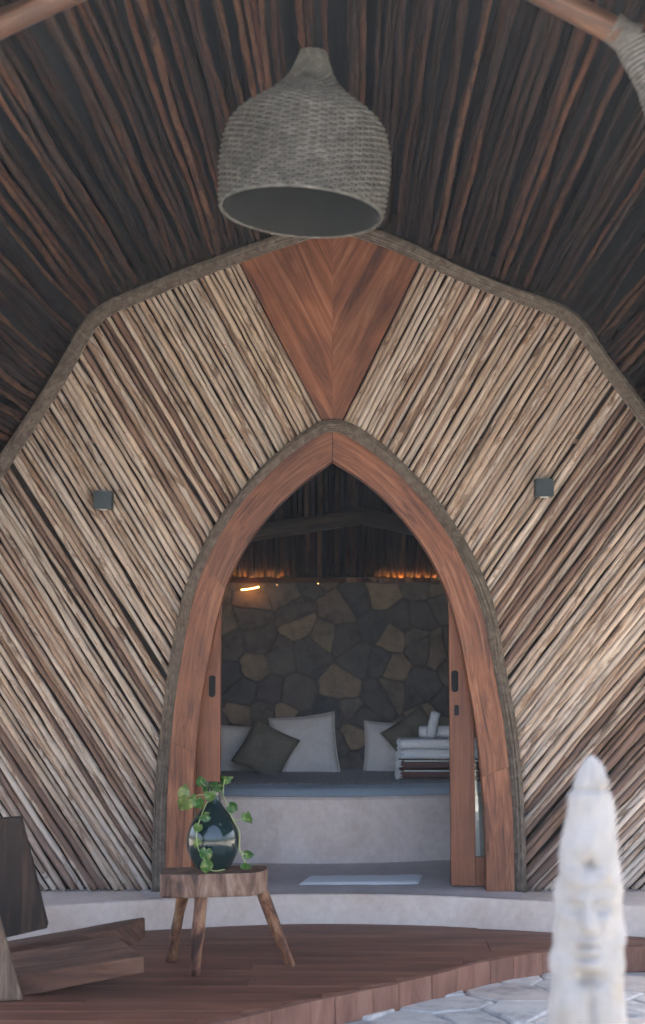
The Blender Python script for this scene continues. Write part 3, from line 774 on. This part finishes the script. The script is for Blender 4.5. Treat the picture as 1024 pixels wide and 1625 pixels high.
def cushion_mesh(w_, h_, t_, n=18, seed=0):
    v = []; f = []
    for s in (1, -1):
        for i in range(n + 1):
            for j in range(n + 1):
                u = 2 * i / n - 1; q = 2 * j / n - 1
                pin = 1 - .07 * (1 - q * q) * 1.0; pin2 = 1 - .07 * (1 - u * u)
                th = ((1 - abs(u) ** 2.4) * (1 - abs(q) ** 2.4)) ** .55
                wr = .024 * mnoise.noise(Vector((u * 2.5 + seed, q * 2.5, s))) + .012 * mnoise.noise(Vector((u * 5 + seed, q * 6, s)))
                v.append((u * w_ / 2 * pin, s * (t_ / 2 * th + wr * th), q * h_ / 2 * pin2))
        k = 0 if s > 0 else (n + 1) ** 2
        for i in range(n):
            for j in range(n):
                a = k + i * (n + 1) + j; q4 = (a, a + 1, a + n + 2, a + n + 1); f.append(q4 if s > 0 else q4[::-1])
    return v, f
def cushion(px, py, Y, w_, h_, t_, lean, roll, m, label, seed):
    c = P(px, py, Y)
    o = empty('pillow' if m == 'white' else 'cushion', (c.x, Y, bt + .05), label, 'pillow' if m == 'white' else 'cushion', 'pillows against the stone wall')
    v, f = cushion_mesh(w_, h_, t_, seed=seed)
    Mx = Matrix.Translation(c) @ Matrix.Rotation(R(-lean), 4, 'X') @ Matrix.Rotation(R(roll), 4, 'Y')
    me = mesh('cover', [Mx @ Vector(p) for p in v], f, M[m], o, True)
    bm = bmesh.new(); bm.from_mesh(me.data); bmesh.ops.remove_doubles(bm, verts=bm.verts, dist=.0004); bm.to_mesh(me.data); bm.free()
    n = 16; loop = [(-1 + 2 * i / n, -1) for i in range(n)] + [(1, -1 + 2 * i / n) for i in range(n)] + [(1 - 2 * i / n, 1) for i in range(n)] + [(-1, 1 - 2 * i / n) for i in range(n)]
    pts = [Mx @ Vector((u * w_ / 2 * (1 - .07 * (1 - q * q)), 0, q * h_ / 2 * (1 - .07 * (1 - u * u)))) for u, q in loop]
    mesh('piping', *tube(pts, .004, 5, closed=True), M[m], o, True)
    return o
cushion(395, 1191, 2.40, .44, .34, .13, 14, 0, 'white', 'white pillow half hidden behind the left olive cushion', 1)
cushion(484, 1186, 2.34, .44, .44, .14, 16, -6, 'white', 'large white pillow leaning beside the left olive cushion', 2)
cushion(620, 1189, 2.38, .36, .37, .14, 14, 2, 'white', 'white pillow leaning behind the right olive cushion', 3)
cushion(422, 1191, 2.17, .33, .33, .12, 22, 28, 'olive', 'olive cushion tilted on its corner between the two left white pillows', 4)
cushion(660, 1172, 2.24, .33, .33, .12, 18, -36, 'olive', 'olive cushion tilted on its corner behind the towel stack', 5)

# towels: folded layers on the right end of the bed
def fold_layers(x0, x1, y0, y1, z0, z1, nl, seed):
    mb = MB(); h = (z1 - z0) / nl
    for l in range(nl):
        n = 8; prof = []
        for k in range(n + 1):
            a = -math.pi / 2 + math.pi * k / n; prof.append((math.cos(a) * h * .5, math.sin(a) * h * .49))
        xs_ = [x0 + (x1 - x0) * i / 14 for i in range(15)]; v = []; f = []; jy = .006 * mnoise.noise(Vector((l * 3.3, seed, 0))); jx = .012 * mnoise.noise(Vector((l * 2.1, seed, 7)))
        ring = [(y0 + h * .5 - c + jy, s) for c, s in prof] + [(y1 - h * .5 + c, s) for c, s in prof[::-1]]
        for x_ in xs_:
            for (yy, zz) in ring: v.append((x_ + jx, yy + .004 * mnoise.noise(Vector((x_ * 8, zz * 30, seed + l))), z0 + h * (l + .5) + zz + .003 * mnoise.noise(Vector((x_ * 6, yy * 6, seed + l)))))
        m_ = len(ring)
        for i in range(14):
            for k in range(m_): f.append((i * m_ + k, (i + 1) * m_ + k, (i + 1) * m_ + (k + 1) % m_, i * m_ + (k + 1) % m_))
        f += [tuple(range(m_ - 1, -1, -1))[::-1], tuple(14 * m_ + k for k in range(m_))][0:2]
        mb.add((v, f))
    return mb
TY = 1.62
tx0 = P(636, 1210, TY).x; tx1 = tx0 + .50
zt = bt + .05
specs = [('browntowel', .058, 'folded brown towel with white fringe at the bottom of the stack'), ('browntowel', .06, 'folded brown towel with white stripe, second from the bottom of the stack'),
         ('towel', .062, 'folded white towel lying on the brown towels'), ('towel', .062, 'topmost folded white towel of the stack beside the right door')]
for i, (m_, h, lab) in enumerate(specs):
    o = empty('folded_towel', (tx0 + .2, TY + .15, zt), lab, 'towel', 'towels stacked on the bed')
    dx = (0, .004, .006, .0)[i]
    mb = fold_layers(tx0 + dx, tx1 + dx, TY, TY + .30, zt, zt + h - .002, 1, i * 5.1)
    fixn(mesh('cloth', mb.v, mb.f, M[m_], o, True))
    if m_ == 'browntowel':
        mesh('stripe', *box(tx0 + .02, tx1 - .02, TY - .005, TY + .004, zt + h - .012, zt + h - .005), M['towel'], o, bevel=.002)
    mb = MB()
    for k in range(26):
        zz = zt + rnd.uniform(.004, h - .008); yy = TY + rnd.uniform(.0, .1); L = rnd.uniform(.012, .035) * (.6 if i == 3 else 1)
        mb.add(tube([(tx0 + dx + .01, yy, zz), (tx0 + dx - L * .6, yy - .006, zz + .004), (tx0 + dx - L, yy - .008, zz - .012)], .0042, 4))
    tag(mesh('fringe', mb.v, mb.f, M['towel'], o, True), kind='stuff')
    zt += h
def roll_towel(px, py, Y, L, r, tilt, label):
    c = P(px, py, Y); o = empty('rolled_towel', (c.x, Y, zt), label, 'towel', 'towels stacked on the bed')
    N = 60; v = []; f = []; n_s = 9
    d = Vector((math.sin(R(tilt)), 0, math.cos(R(tilt)))); u = Vector((math.cos(R(tilt)), 0, -math.sin(R(tilt)))); w_ = Vector((0, 1, 0))
    for s in range(n_s + 1):
        for i in range(N + 1):
            a = i / N * 2 * math.pi * 3.2; rr = r * (.25 + .75 * i / N) * (1 + .08 * mnoise.noise(Vector((a * .7, s * .5, px))))
            if s in (0, n_s): rr *= .93
            v.append(c + d * (L * (s / n_s - .5) + .006 * math.sin(a)) + u * rr * math.cos(a) + w_ * rr * math.sin(a))
    for s in range(n_s):
        for i in range(N): f.append((s * (N + 1) + i, s * (N + 1) + i + 1, (s + 1) * (N + 1) + i + 1, (s + 1) * (N + 1) + i))
    ob = mesh('cloth', v, f, M['towel'], o, True); md = ob.modifiers.new('thick', 'SOLIDIFY'); md.thickness = .006; md.offset = 0
    lo = min(p.z for p in v)
    for q in ob.data.vertices: q.co.z += (zt + .003 - lo)
roll_towel(687, 1168, TY + .10, .15, .030, 14, 'upright rolled white towel on top of the towel stack')
roll_towel(704, 1172, TY + .19, .30, .036, 90, 'white towel roll lying behind the upright roll on the stack')

# bath mat
q = [G(473, 1403, .01), G(664, 1402, .01), G(671, 1388, .01), G(491, 1390, .01)]
mat_ = empty('bath_mat', ((q[0] + q[1] + q[2] + q[3]) / 4).to_tuple(), 'white bath mat lying on the hut floor in the doorway', 'mat')
n1, n2 = 40, 12; v = []; f = []
for i in range(n1 + 1):
    for j in range(n2 + 1):
        p = q[0].lerp(q[1], i / n1).lerp(q[3].lerp(q[2], i / n1), j / n2); e = min(i, n1 - i, j, n2 - j)
        v.append((p.x + .004 * mnoise.noise(Vector((j * .6, 0, i * .0))), p.y, .006 + (.009 if e > 0 else 0) + .003 * mnoise.noise(Vector((p.x * 9, p.y * 9, 0)))))
for i in range(n1):
    for j in range(n2): f.append((i * (n2 + 1) + j, (i + 1) * (n2 + 1) + j, (i + 1) * (n2 + 1) + j + 1, i * (n2 + 1) + j + 1))
mesh('cloth', v, f, M['towel'], mat_, True)

# ------------------------------------------------------------------ wall lamps
for (px, py, lab) in ((163, 793, 'small square slate wall lamp on the sticks left of the door arch'), (865, 773, 'small square slate wall lamp on the sticks right of the door arch')):
    c = P(px, py, -.055); s = .045
    o = empty('wall_lamp', (c.x, .02, c.z - s), lab, 'wall lamp', 'square wall lamps')
    mesh('housing', *box(c.x - s, c.x + s, -.055, .022, c.z - s, c.z + s), M['lampbox'], o, bevel=.003)
    mesh('back_plate', *box(c.x - s * .8, c.x + s * .8, .0225, .034, c.z - s * .8, c.z + s * .8), M['black'], o)
    for e in (-1, 1): mesh('lens', *box(c.x - .02, c.x + .02, -.036, -.002, c.z + e * (s + .002) - .0015, c.z + e * (s + .002) + .0015), M['lens'], o)

# ------------------------------------------------------------------ pendant lamp
LY = -2.7
lc = P(478, 338, LY); ltop = P(479, 84, LY); H = ltop.z - lc.z; sp = LY - CAM.y
dsc = (lc - CAM).dot(ray(512, 812.5)) / FPX                # metres per pixel at the rim
lamp = empty('pendant_lamp', (0, 0, 0), 'large bell-shaped woven wicker pendant lamp hanging from the porch roof', 'pendant lamp')
prof = [(0, 128), (.10, 131), (.25, 134), (.40, 131), (.50, 125), (.56, 114), (.60, 103), (.65, 86), (.72, 63), (.79, 45), (.86, 33), (.93, 26), (1.0, 20)]
def lr(t): return interp(prof, t) * dsc
tiltM = Matrix.Rotation(R(4.2), 4, 'Y')
def LP(r, a, t): return lc + tiltM @ Vector((r * math.cos(a), r * math.sin(a), t * H))
mb = MB(); NS = 56; rows = 60; na = NS * 3
for k in range(rows):
    t = .012 + k / (rows - 1) * .985; pts = []
    wob = .0016 * mnoise.noise(Vector((k * .9, 0, 0)))
    for i in range(na):
        a = 2 * math.pi * i / na; wv = math.cos(NS / 2 * a + math.pi * (k % 2)); rr = lr(t)
        pts.append(LP(rr + .0058 * wv * min(1, rr / .14) + wob + .002 * mnoise.noise(Vector((math.cos(a) * 3, math.sin(a) * 3, k * .13))), a, t + .0018 * mnoise.noise(Vector((math.cos(a) * 5, math.sin(a) * 5, k * .7)))))
    mb.add(tube(pts, .0043, 4, closed=True))
tag(mesh('woven_shade', mb.v, mb.f, M['wicker'], lamp, True), kind='stuff')
mb = MB()
for i in range(NS):
    a = 2 * math.pi * i / NS; mb.add(tube([LP(lr(t / 20) - .001, a, t / 20) for t in range(21)], .0034, 4))
tag(mesh('stakes', mb.v, mb.f, M['wicker'], lamp, True), kind='stuff')
v = []; f = []; na2 = 64
for k in range(31):
    for i in range(na2): v.append(LP(lr(k / 30) - .011, 2 * math.pi * i / na2, k / 30))
for k in range(30):
    for i in range(na2): f.append((k * na2 + i, k * na2 + (i + 1) % na2, (k + 1) * na2 + (i + 1) % na2, (k + 1) * na2 + i))
mesh('lining', v, f, M['wicker_in'], lamp, True)
mesh('rim', *tube([LP(lr(0) + .001 + .0015 * math.sin(i * 2.1), 2 * math.pi * i / 96, .004) for i in range(96)], .0055, 7, closed=True), M['wicker'], lamp, True)
roofz = P(528, 356).z - .02
for sx in (-1, 1):
    mesh('hanging_wire', *tube([LP(.02, 0 if sx > 0 else math.pi, .985), Vector((lc.x + sx * .028, LY, ltop.z + .06)), Vector((lc.x + sx * .012, LY, roofz + .16))], .0014, 5), M['black'], lamp, True)
mesh('bulb', *tube([LP(0, 0, .30), LP(0, 0, .34), LP(0, 0, .40), LP(0, 0, .46), LP(0, 0, .5)], [.004, .022, .028, .02, .012], 14), M['bulb'], lamp, True)
mesh('socket', *tube([LP(0, 0, .5), LP(0, 0, .60)], .016, 10), M['black'], lamp, True); mesh('cord', *tube([LP(0, 0, .6), LP(0, 0, 1.0), Vector((lc.x, LY, roofz + .16))], .003, 6), M['black'], lamp, True)

# ------------------------------------------------------------------ stool, vase, plant
SY = -1.18
feet = [G(310, 1549, DECK_Z), G(273, 1526, DECK_Z), G(461, 1533, DECK_Z)]
st_t = P(337, 1387, SY - .11).z; st_b = P(337, 1424, SY - .11).z
stool = empty('stool', (P(337, 1400, SY).x, SY, DECK_Z), 'rustic three-legged stool with a thick log slab seat', 'stool')
sx0, sx1 = P(251, 1400, SY - .1).x, P(423, 1400, SY - .1).x; cx = (sx0 + sx1) / 2; hw = (sx1 - sx0) / 2
N = 56; v = []; f = []
def seat_r(a):
    x = math.cos(a); y_ = math.sin(a); e = 5.5
    r = 1 / (abs(x) ** e + abs(y_) ** e) ** (1 / e)
    return r * (1 + .025 * mnoise.noise(Vector((x * 2.5, y_ * 2.5, 3)))), x, y_
rings = [(.95, st_b), (.98, st_b + .006), (.985, st_b + .03), (.99, st_t - .03), (1.0, st_t - .006), (.99, st_t)]
for s, z in rings:
    for i in range(N):
        a = 2 * math.pi * i / N; r, x, y_ = seat_r(a); dep = .112
        nz = 1 + .02 * mnoise.noise(Vector((x * 5, y_ * 5, z * 6)))
        v.append((cx + hw * r * x * s * nz, SY + dep * r * y_ * s * nz, z + .008 * x - .0 + .004 * mnoise.noise(Vector((x * 2, y_ * 2, 9)))))
m_ = len(rings)
for k in range(m_ - 1):
    for i in range(N): f.append((k * N + i, k * N + (i + 1) % N, (k + 1) * N + (i + 1) % N, (k + 1) * N + i))
f += [tuple(range(N - 1, -1, -1)), tuple((m_ - 1) * N + i for i in range(N))]
o = Vector((cx, SY, st_b)); mesh('seat', [Vector(p) - o for p in v], f, M['seatwood'], stool, True, loc=o).modifiers.new('es', 'EDGE_SPLIT')
tops = [P(320, 1415, SY - .055), P(294, 1415, SY + .055), P(413, 1415, SY + .0)]
for i, (a, b) in enumerate(zip(feet, tops)):
    b.z = st_b + .02; a = a + Vector((0, 0, .004)); dd = (b - a).normalized()
    stick('leg', a, b + dd * .0, .0215, .026, .008, M['legwood'], stool, 61 + i, n=12, knots=.22, seglen=.035)
VY = SY - .0
vb = st_t + .005; vc = P(338, 1384, VY); pxm = (vc - CAM).dot(ray(512, 812.5)) / FPX
vase = empty('vase', (vc.x, VY, vb), 'dark bulbous glass bottle vase standing on the stool', 'vase')
vp = [(0, 0), (0, 22), (2, 27), (15, 34.5), (30, 41), (46, 42.5), (60, 40.5), (73, 35.5), (84, 28), (92, 21.5), (100, 15), (107, 11.3), (114, 9.8), (126, 9.6), (133, 11.3), (136, 12), (136, 9.5), (126, 8), (110, 9.5)]
vps = [Vector(p) for p in vp]; vps = smooth(vps, 1)
v = []; f = []; N = 64
for q_ in vps:
    for i in range(N): a = 2 * math.pi * i / N; v.append((vc.x + q_.y * pxm * math.cos(a), VY + q_.y * pxm * math.sin(a), vb + q_.x * pxm * .985))
for k in range(len(vps) - 1):
    for i in range(N): f.append((k * N + i, k * N + (i + 1) % N, (k + 1) * N + (i + 1) % N, (k + 1) * N + i))
mesh('body', v, f, M['vase'], vase, True)
mesh('lip', *tube([(vc.x + 11.5 * pxm * math.cos(2 * math.pi * i / 32), VY + 11.5 * pxm * math.sin(2 * math.pi * i / 32), vb + 134 * pxm) for i in range(32)], .005, 8, closed=True), M['vase'], vase, True)
plant = empty('trailing_plant', (vc.x, VY, vb + .25), 'trailing green pothos vine growing from the dark vase', 'plant')
def cp(x, y_): return 230 + x / 3.94, 1210 + y_ / 3.94
def vine(pts, Ys):
    q_ = smooth([P(*cp(*p), VY + dy) for p, dy in zip(pts, Ys)], 3); mesh('stem', *tube(q_, .0021, 6), M['vinegreen'], plant, True)
vine([(425, 300), (430, 215), (460, 170), (490, 195), (520, 290), (550, 360), (600, 440), (585, 530), (608, 585), (640, 640)], [0, 0, -.02, -.06, -.10, -.11, -.12, -.12, -.12, -.12])
vine([(550, 360), (590, 362), (625, 350)], [-.11, -.12, -.13]); vine([(490, 195), (492, 150), (500, 108)], [-.06, -.05, -.04])
vine([(420, 300), (410, 220), (350, 195), (300, 220), (250, 245), (240, 180)], [0, 0, -.04, -.07, -.09, -.09])
vine([(415, 300), (420, 200), (380, 150), (345, 118)], [0, 0, .0, .02]); vine([(425, 300), (440, 200), (430, 150)], [0, -.01, -.03])
vine([(415, 300), (400, 225), (365, 300), (325, 410), (322, 500), (345, 570), (380, 610), (388, 655), (430, 684), (500, 668)], [0, -.03, -.09, -.125, -.13, -.13, -.13, -.13, -.11, -.11])
vine([(600, 560), (640, 575)], [-.12, -.12]); vine([(520, 290), (548, 280)], [-.1, -.1])
def leaf(x, y_, dy, size, ang, yaw, pitch):
    c = P(*cp(x, y_), VY + dy); rows = 10; size *= 1.12; v = []; f = []
    for i in range(rows + 1):
        t = i / rows; w_ = interp([(0, .26), (.12, .42), (.28, .49), (.45, .43), (.62, .30), (.8, .14), (.92, .05), (1, 0)], t)
        back = -.20 * (1 - t) ** 2
        for k in range(-2, 3):
            u = k / 2; yy = t + (back * abs(u) * 1.0 if t < .5 else 0)
            v.append((u * w_ * size, (yy - .35) * size, (.34 * abs(u) ** 1.3 * w_ - .55 * (t - .4) ** 2 + .05 * math.sin(t * 9 + u * 3 + size * 400)) * size))
    for i in range(rows):
        for k in range(4): a = i * 5 + k; f.append((a, a + 1, a + 6, a + 5))
    # leaf plane: local y = tip direction in the picture plane, local z = towards the viewer
    Mx = Matrix(((1, 0, 0), (0, 0, -1), (0, 1, 0))).to_4x4()
    rot = Matrix.Rotation(R(yaw), 4, 'Z') @ Matrix.Rotation(R(pitch), 4, 'X') @ Matrix.Rotation(R(ang), 4, 'Y') @ Mx
    return mesh('leaf', v, f, M['leaf'], plant, True, loc=c, rot=rot.to_quaternion())
for L_ in [(245, 180, -.10, .050, 20, 20, -10), (248, 258, -.11, .062, 215, -10, 25), (350, 118, .02, .044, 10, 25, -30), (425, 145, -.05, .044, 60, -30, 40), (410, 212, -.07, .044, 175, 0, 20), (338, 256, -.08, .048, 150, 20, 25),
           (296, 232, -.08, .040, 240, 30, 10), (510, 104, -.04, .042, 80, 0, 30), (550, 283, -.11, .044, 120, 25, 15), (645, 345, -.13, .046, 160, -20, 20), (374, 340, -.12, .040, 255, 10, 15), (330, 410, -.13, .036, 200, 0, 20),
           (384, 578, -.135, .052, 185, -10, 10), (385, 652, -.135, .050, 175, 15, 20), (648, 575, -.12, .038, 100, 0, 20), (636, 645, -.12, .038, 120, 0, 40), (322, 505, -.13, .034, 180, 35, 10), (467, 160, -.04, .038, 120, 40, 30), (385, 165, -.02, .036, 300, 20, 35), (455, 205, .03, .036, 150, -40, 10)]: leaf(*L_)

# ------------------------------------------------------------------ low plank chair
chair = empty('plank_chair', (P(60, 1560, -1.5).x, -1.5, DECK_Z), 'low dark wooden chair of thick rough planks at the left edge', 'chair')
def slab8(name, front, back, yf, yb, m, bev=.008):
    a = [P(*p, yf) for p in front]; b = [P(*p, yb) for p in back]
    for q_ in a + b: q_.z = max(q_.z, DECK_Z + .003)
    o = a[3].copy(); vv, ff = hexa([p - o for p in a], [p - o for p in b]); ob = fixn(mesh(name, vv, ff, M[m], chair, loc=o))
    bm = bmesh.new(); bm.from_mesh(ob.data); bmesh.ops.subdivide_edges(bm, edges=bm.edges[:], cuts=5, use_grid_fill=True)
    for q_ in bm.verts: q_.co += Vector((mnoise.noise(q_.co * 7), mnoise.noise(q_.co * 7 + Vector((9, 0, 0))), mnoise.noise(q_.co * 7 + Vector((0, 9, 0))))) * .003
    bm.to_mesh(ob.data); bm.free()
    md = ob.modifiers.new('bev', 'BEVEL'); md.width = bev; md.segments = 2; md.limit_method = 'ANGLE'; md.angle_limit = R(40)
    return ob
slab8('seat_plank', [(22, 1550), (230, 1518), (230, 1545), (34, 1586)], [(16, 1511), (184, 1483), (186, 1508), (20, 1540)], -1.60, -1.37, 'darkwood')
slab8('seat_plank', [(8, 1503), (180, 1475), (214, 1500), (10, 1532)], [(8, 1494), (231, 1454), (232, 1489), (10, 1524)], -1.34, -1.16, 'darkwood')
slab8('backrest', [(-62, 1304), (34, 1297), (76, 1474), (-25, 1496)], [(-60, 1301), (36, 1294), (78, 1466), (-23, 1488)], -1.46, -1.385, 'darkwood_v')
slab8('side_plank', [(-70, 1440), (-4, 1446), (37, 1588), (-35, 1594)], [(-70, 1436), (-2, 1442), (38, 1582), (-35, 1588)], -1.68, -1.615, 'edgewood')
slab8('support_block', [(60, 1530), (150, 1515), (135, 1562), (60, 1565)], [(60, 1522), (150, 1507), (135, 1552), (60, 1555)], -1.45, -1.33, 'darkwood')

# ------------------------------------------------------------------ carved statue in the foreground
TYY = -4.55
def sz(py): return P(930, py, TYY).z
pm = (P(930, 1400, TYY) - CAM).dot(ray(512, 812.5)) / FPX
outl = [(1199, 938, 3), (1204, 939, 9), (1215, 940, 16), (1235, 939, 25), (1247, 938, 30), (1253, 937, 31), (1262, 936, 34), (1300, 937, 39), (1335, 936, 43), (1360, 935, 47), (1385, 935, 50), (1410, 934, 52), (1450, 934, 54), (1500, 933, 57), (1530, 932, 58), (1560, 932, 58), (1600, 932, 60), (1650, 932, 63), (1750, 932, 68), (1900, 932, 74)]
zb_ = GROUND_Z + .10
NZ, NA = 420, 150; v = []; f = []
ztop = sz(1199)
zs = [ztop - (ztop - zb_) * (k / NZ) ** 1.0 for k in range(NZ + 1)]
tabz = [(-sz(a), (b, c)) for a, b, c in outl]
tc_ = [(-sz(a), P(b, a, TYY).x) for a, b, c in outl]; tr_ = [(-sz(a), c * pm) for a, b, c in outl]
def S(py): return sz(py)
u_ = pm                                               # one photo pixel at the statue in metres
for z in zs:
    cx_ = interp(tc_, -z); r0 = interp(tr_, -z); py = 1199 + (ztop - z) / u_
    for i in range(NA):
        a = 2 * math.pi * i / NA; th = (a + math.pi) % (2 * math.pi) - math.pi     # 0 = towards the camera
        fx = math.sin(th) * r0 / u_ + 8; front = max(0, math.cos(th))              # px across the face, face looks a little left
        d = 0
        d -= 2.6 * g1(py, 1251, 4)                                                    # groove under the cap
        d += 5 * g1(py, 1335, 14) * g1(fx, 0, 16) * front                           # boss on the headdress
        d -= 11 * g1(py, 1366, 9) * g1(fx, 0, 12) * front                           # notch
        d += 5 * g1(py, 1382, 9) * g1(abs(fx), 26, 13) * front                      # brow band
        d += 4 * g1(py, 1392, 5) * g1(fx, 0, 40) * front
        d -= 8 * g1(py, 1431, 10) * g1(abs(fx), 19, 11) * front                     # eye sockets
        d += 4.5 * g1(py, 1431, 5) * g1(abs(fx), 19, 7) * front                     # eyes
        d += 5 * g1(py, 1417, 4) * g1(abs(fx), 19, 13) * front                      # brows
        d += interp([(1410, 2), (1430, 6), (1455, 13), (1463, 12), (1468, 0)], py) * g1(fx, 0, interp([(1420, 6), (1460, 11)], py)) * front if 1405 < py < 1470 else 0
        d += 5 * g1(py, 1447, 13) * g1(abs(fx), 26, 10) * front                     # cheeks
        d += 7 * g1(py, 1481, 4.5) * g1(fx, 0, 16) * front + 7 * g1(py, 1495, 5) * g1(fx, 0, 14) * front - 6 * g1(py, 1488, 2.5) * g1(fx, 0, 16) * front - 5 * g1(py, 1505, 4) * g1(fx, 0, 14) * front
        d += 8 * g1(py, 1515, 7) * g1(fx, 0, 14) * front                            # chin
        d -= 13 * g1(py, 1537, 10) * g1(fx, 0, 26) * front                          # under the chin
        d += 6 * g1(py, 1580, 26) * g1(abs(fx), 30, 16) * front - 7 * g1(py, 1600, 60) * g1(fx, 6, 7) * front
        side = abs(math.sin(th)) ** 3
        if 1395 < py < 1565: d += 1.5 * math.sin((py - 1395) / 9.5 + math.sin(py * .05)) * side * (1 if math.sin(th) > 0 else .35)   # ear plugs / braids
        if py > 1620: d += 3 * math.sin((py - 1620) / 14) * front
        d += 3 * mnoise.noise(Vector((math.cos(a) * 2, math.sin(a) * 2, py * .03))) + 1.2 * mnoise.noise(Vector((math.cos(a) * 6, math.sin(a) * 6, py * .12)))
        rr = max(.001, r0 + 1.55 * d * u_ * min(1, r0 / (20 * u_)))
        v.append((cx_ + rr * math.sin(a), TYY - rr * math.cos(a) * .85, z))
for k in range(NZ):
    for i in range(NA): f.append((k * NA + i, (k + 1) * NA + i, (k + 1) * NA + (i + 1) % NA, k * NA + (i + 1) % NA))
f += [tuple(range(NA)), tuple(NZ * NA + i for i in range(NA - 1, -1, -1))]
stx = P(932, 1900, TYY).x
stat = empty('statue', (stx, TYY, GROUND_Z), 'white carved stone figure with a face and a tall pointed headdress, in front at right', 'statue')
fixn(mesh('figure', v, f, M['statue'], stat, True))
mesh('plinth', *box(stx - .14, stx + .14, TYY - .13, TYY + .13, GROUND_Z + .008, zb_ + .002), M['statue'], stat, bevel=.01)

# ------------------------------------------------------------------ haze: added volume imitating lens veiling, lifts the dark tones
hz = bpy.data.materials.new('lens_veil'); hz.use_nodes = True; t = hz.node_tree
t.nodes.remove(t.nodes['Principled BSDF']); pv = t.nodes.new('ShaderNodeVolumePrincipled')
pv.inputs['Color'].default_value = (.72, .86, 1.0, 1); pv.inputs['Density'].default_value = .0012; pv.inputs['Anisotropy'].default_value = .2
t.links.new(pv.outputs[0], t.nodes['Material Output'].inputs['Volume'])
tag(mesh('veil', *box(-61, 61, -61, 61, GROUND_Z - 1.03, 4.6), hz), 'thin pale blue haze added to imitate lens veiling', 'veil', kind='stuff')
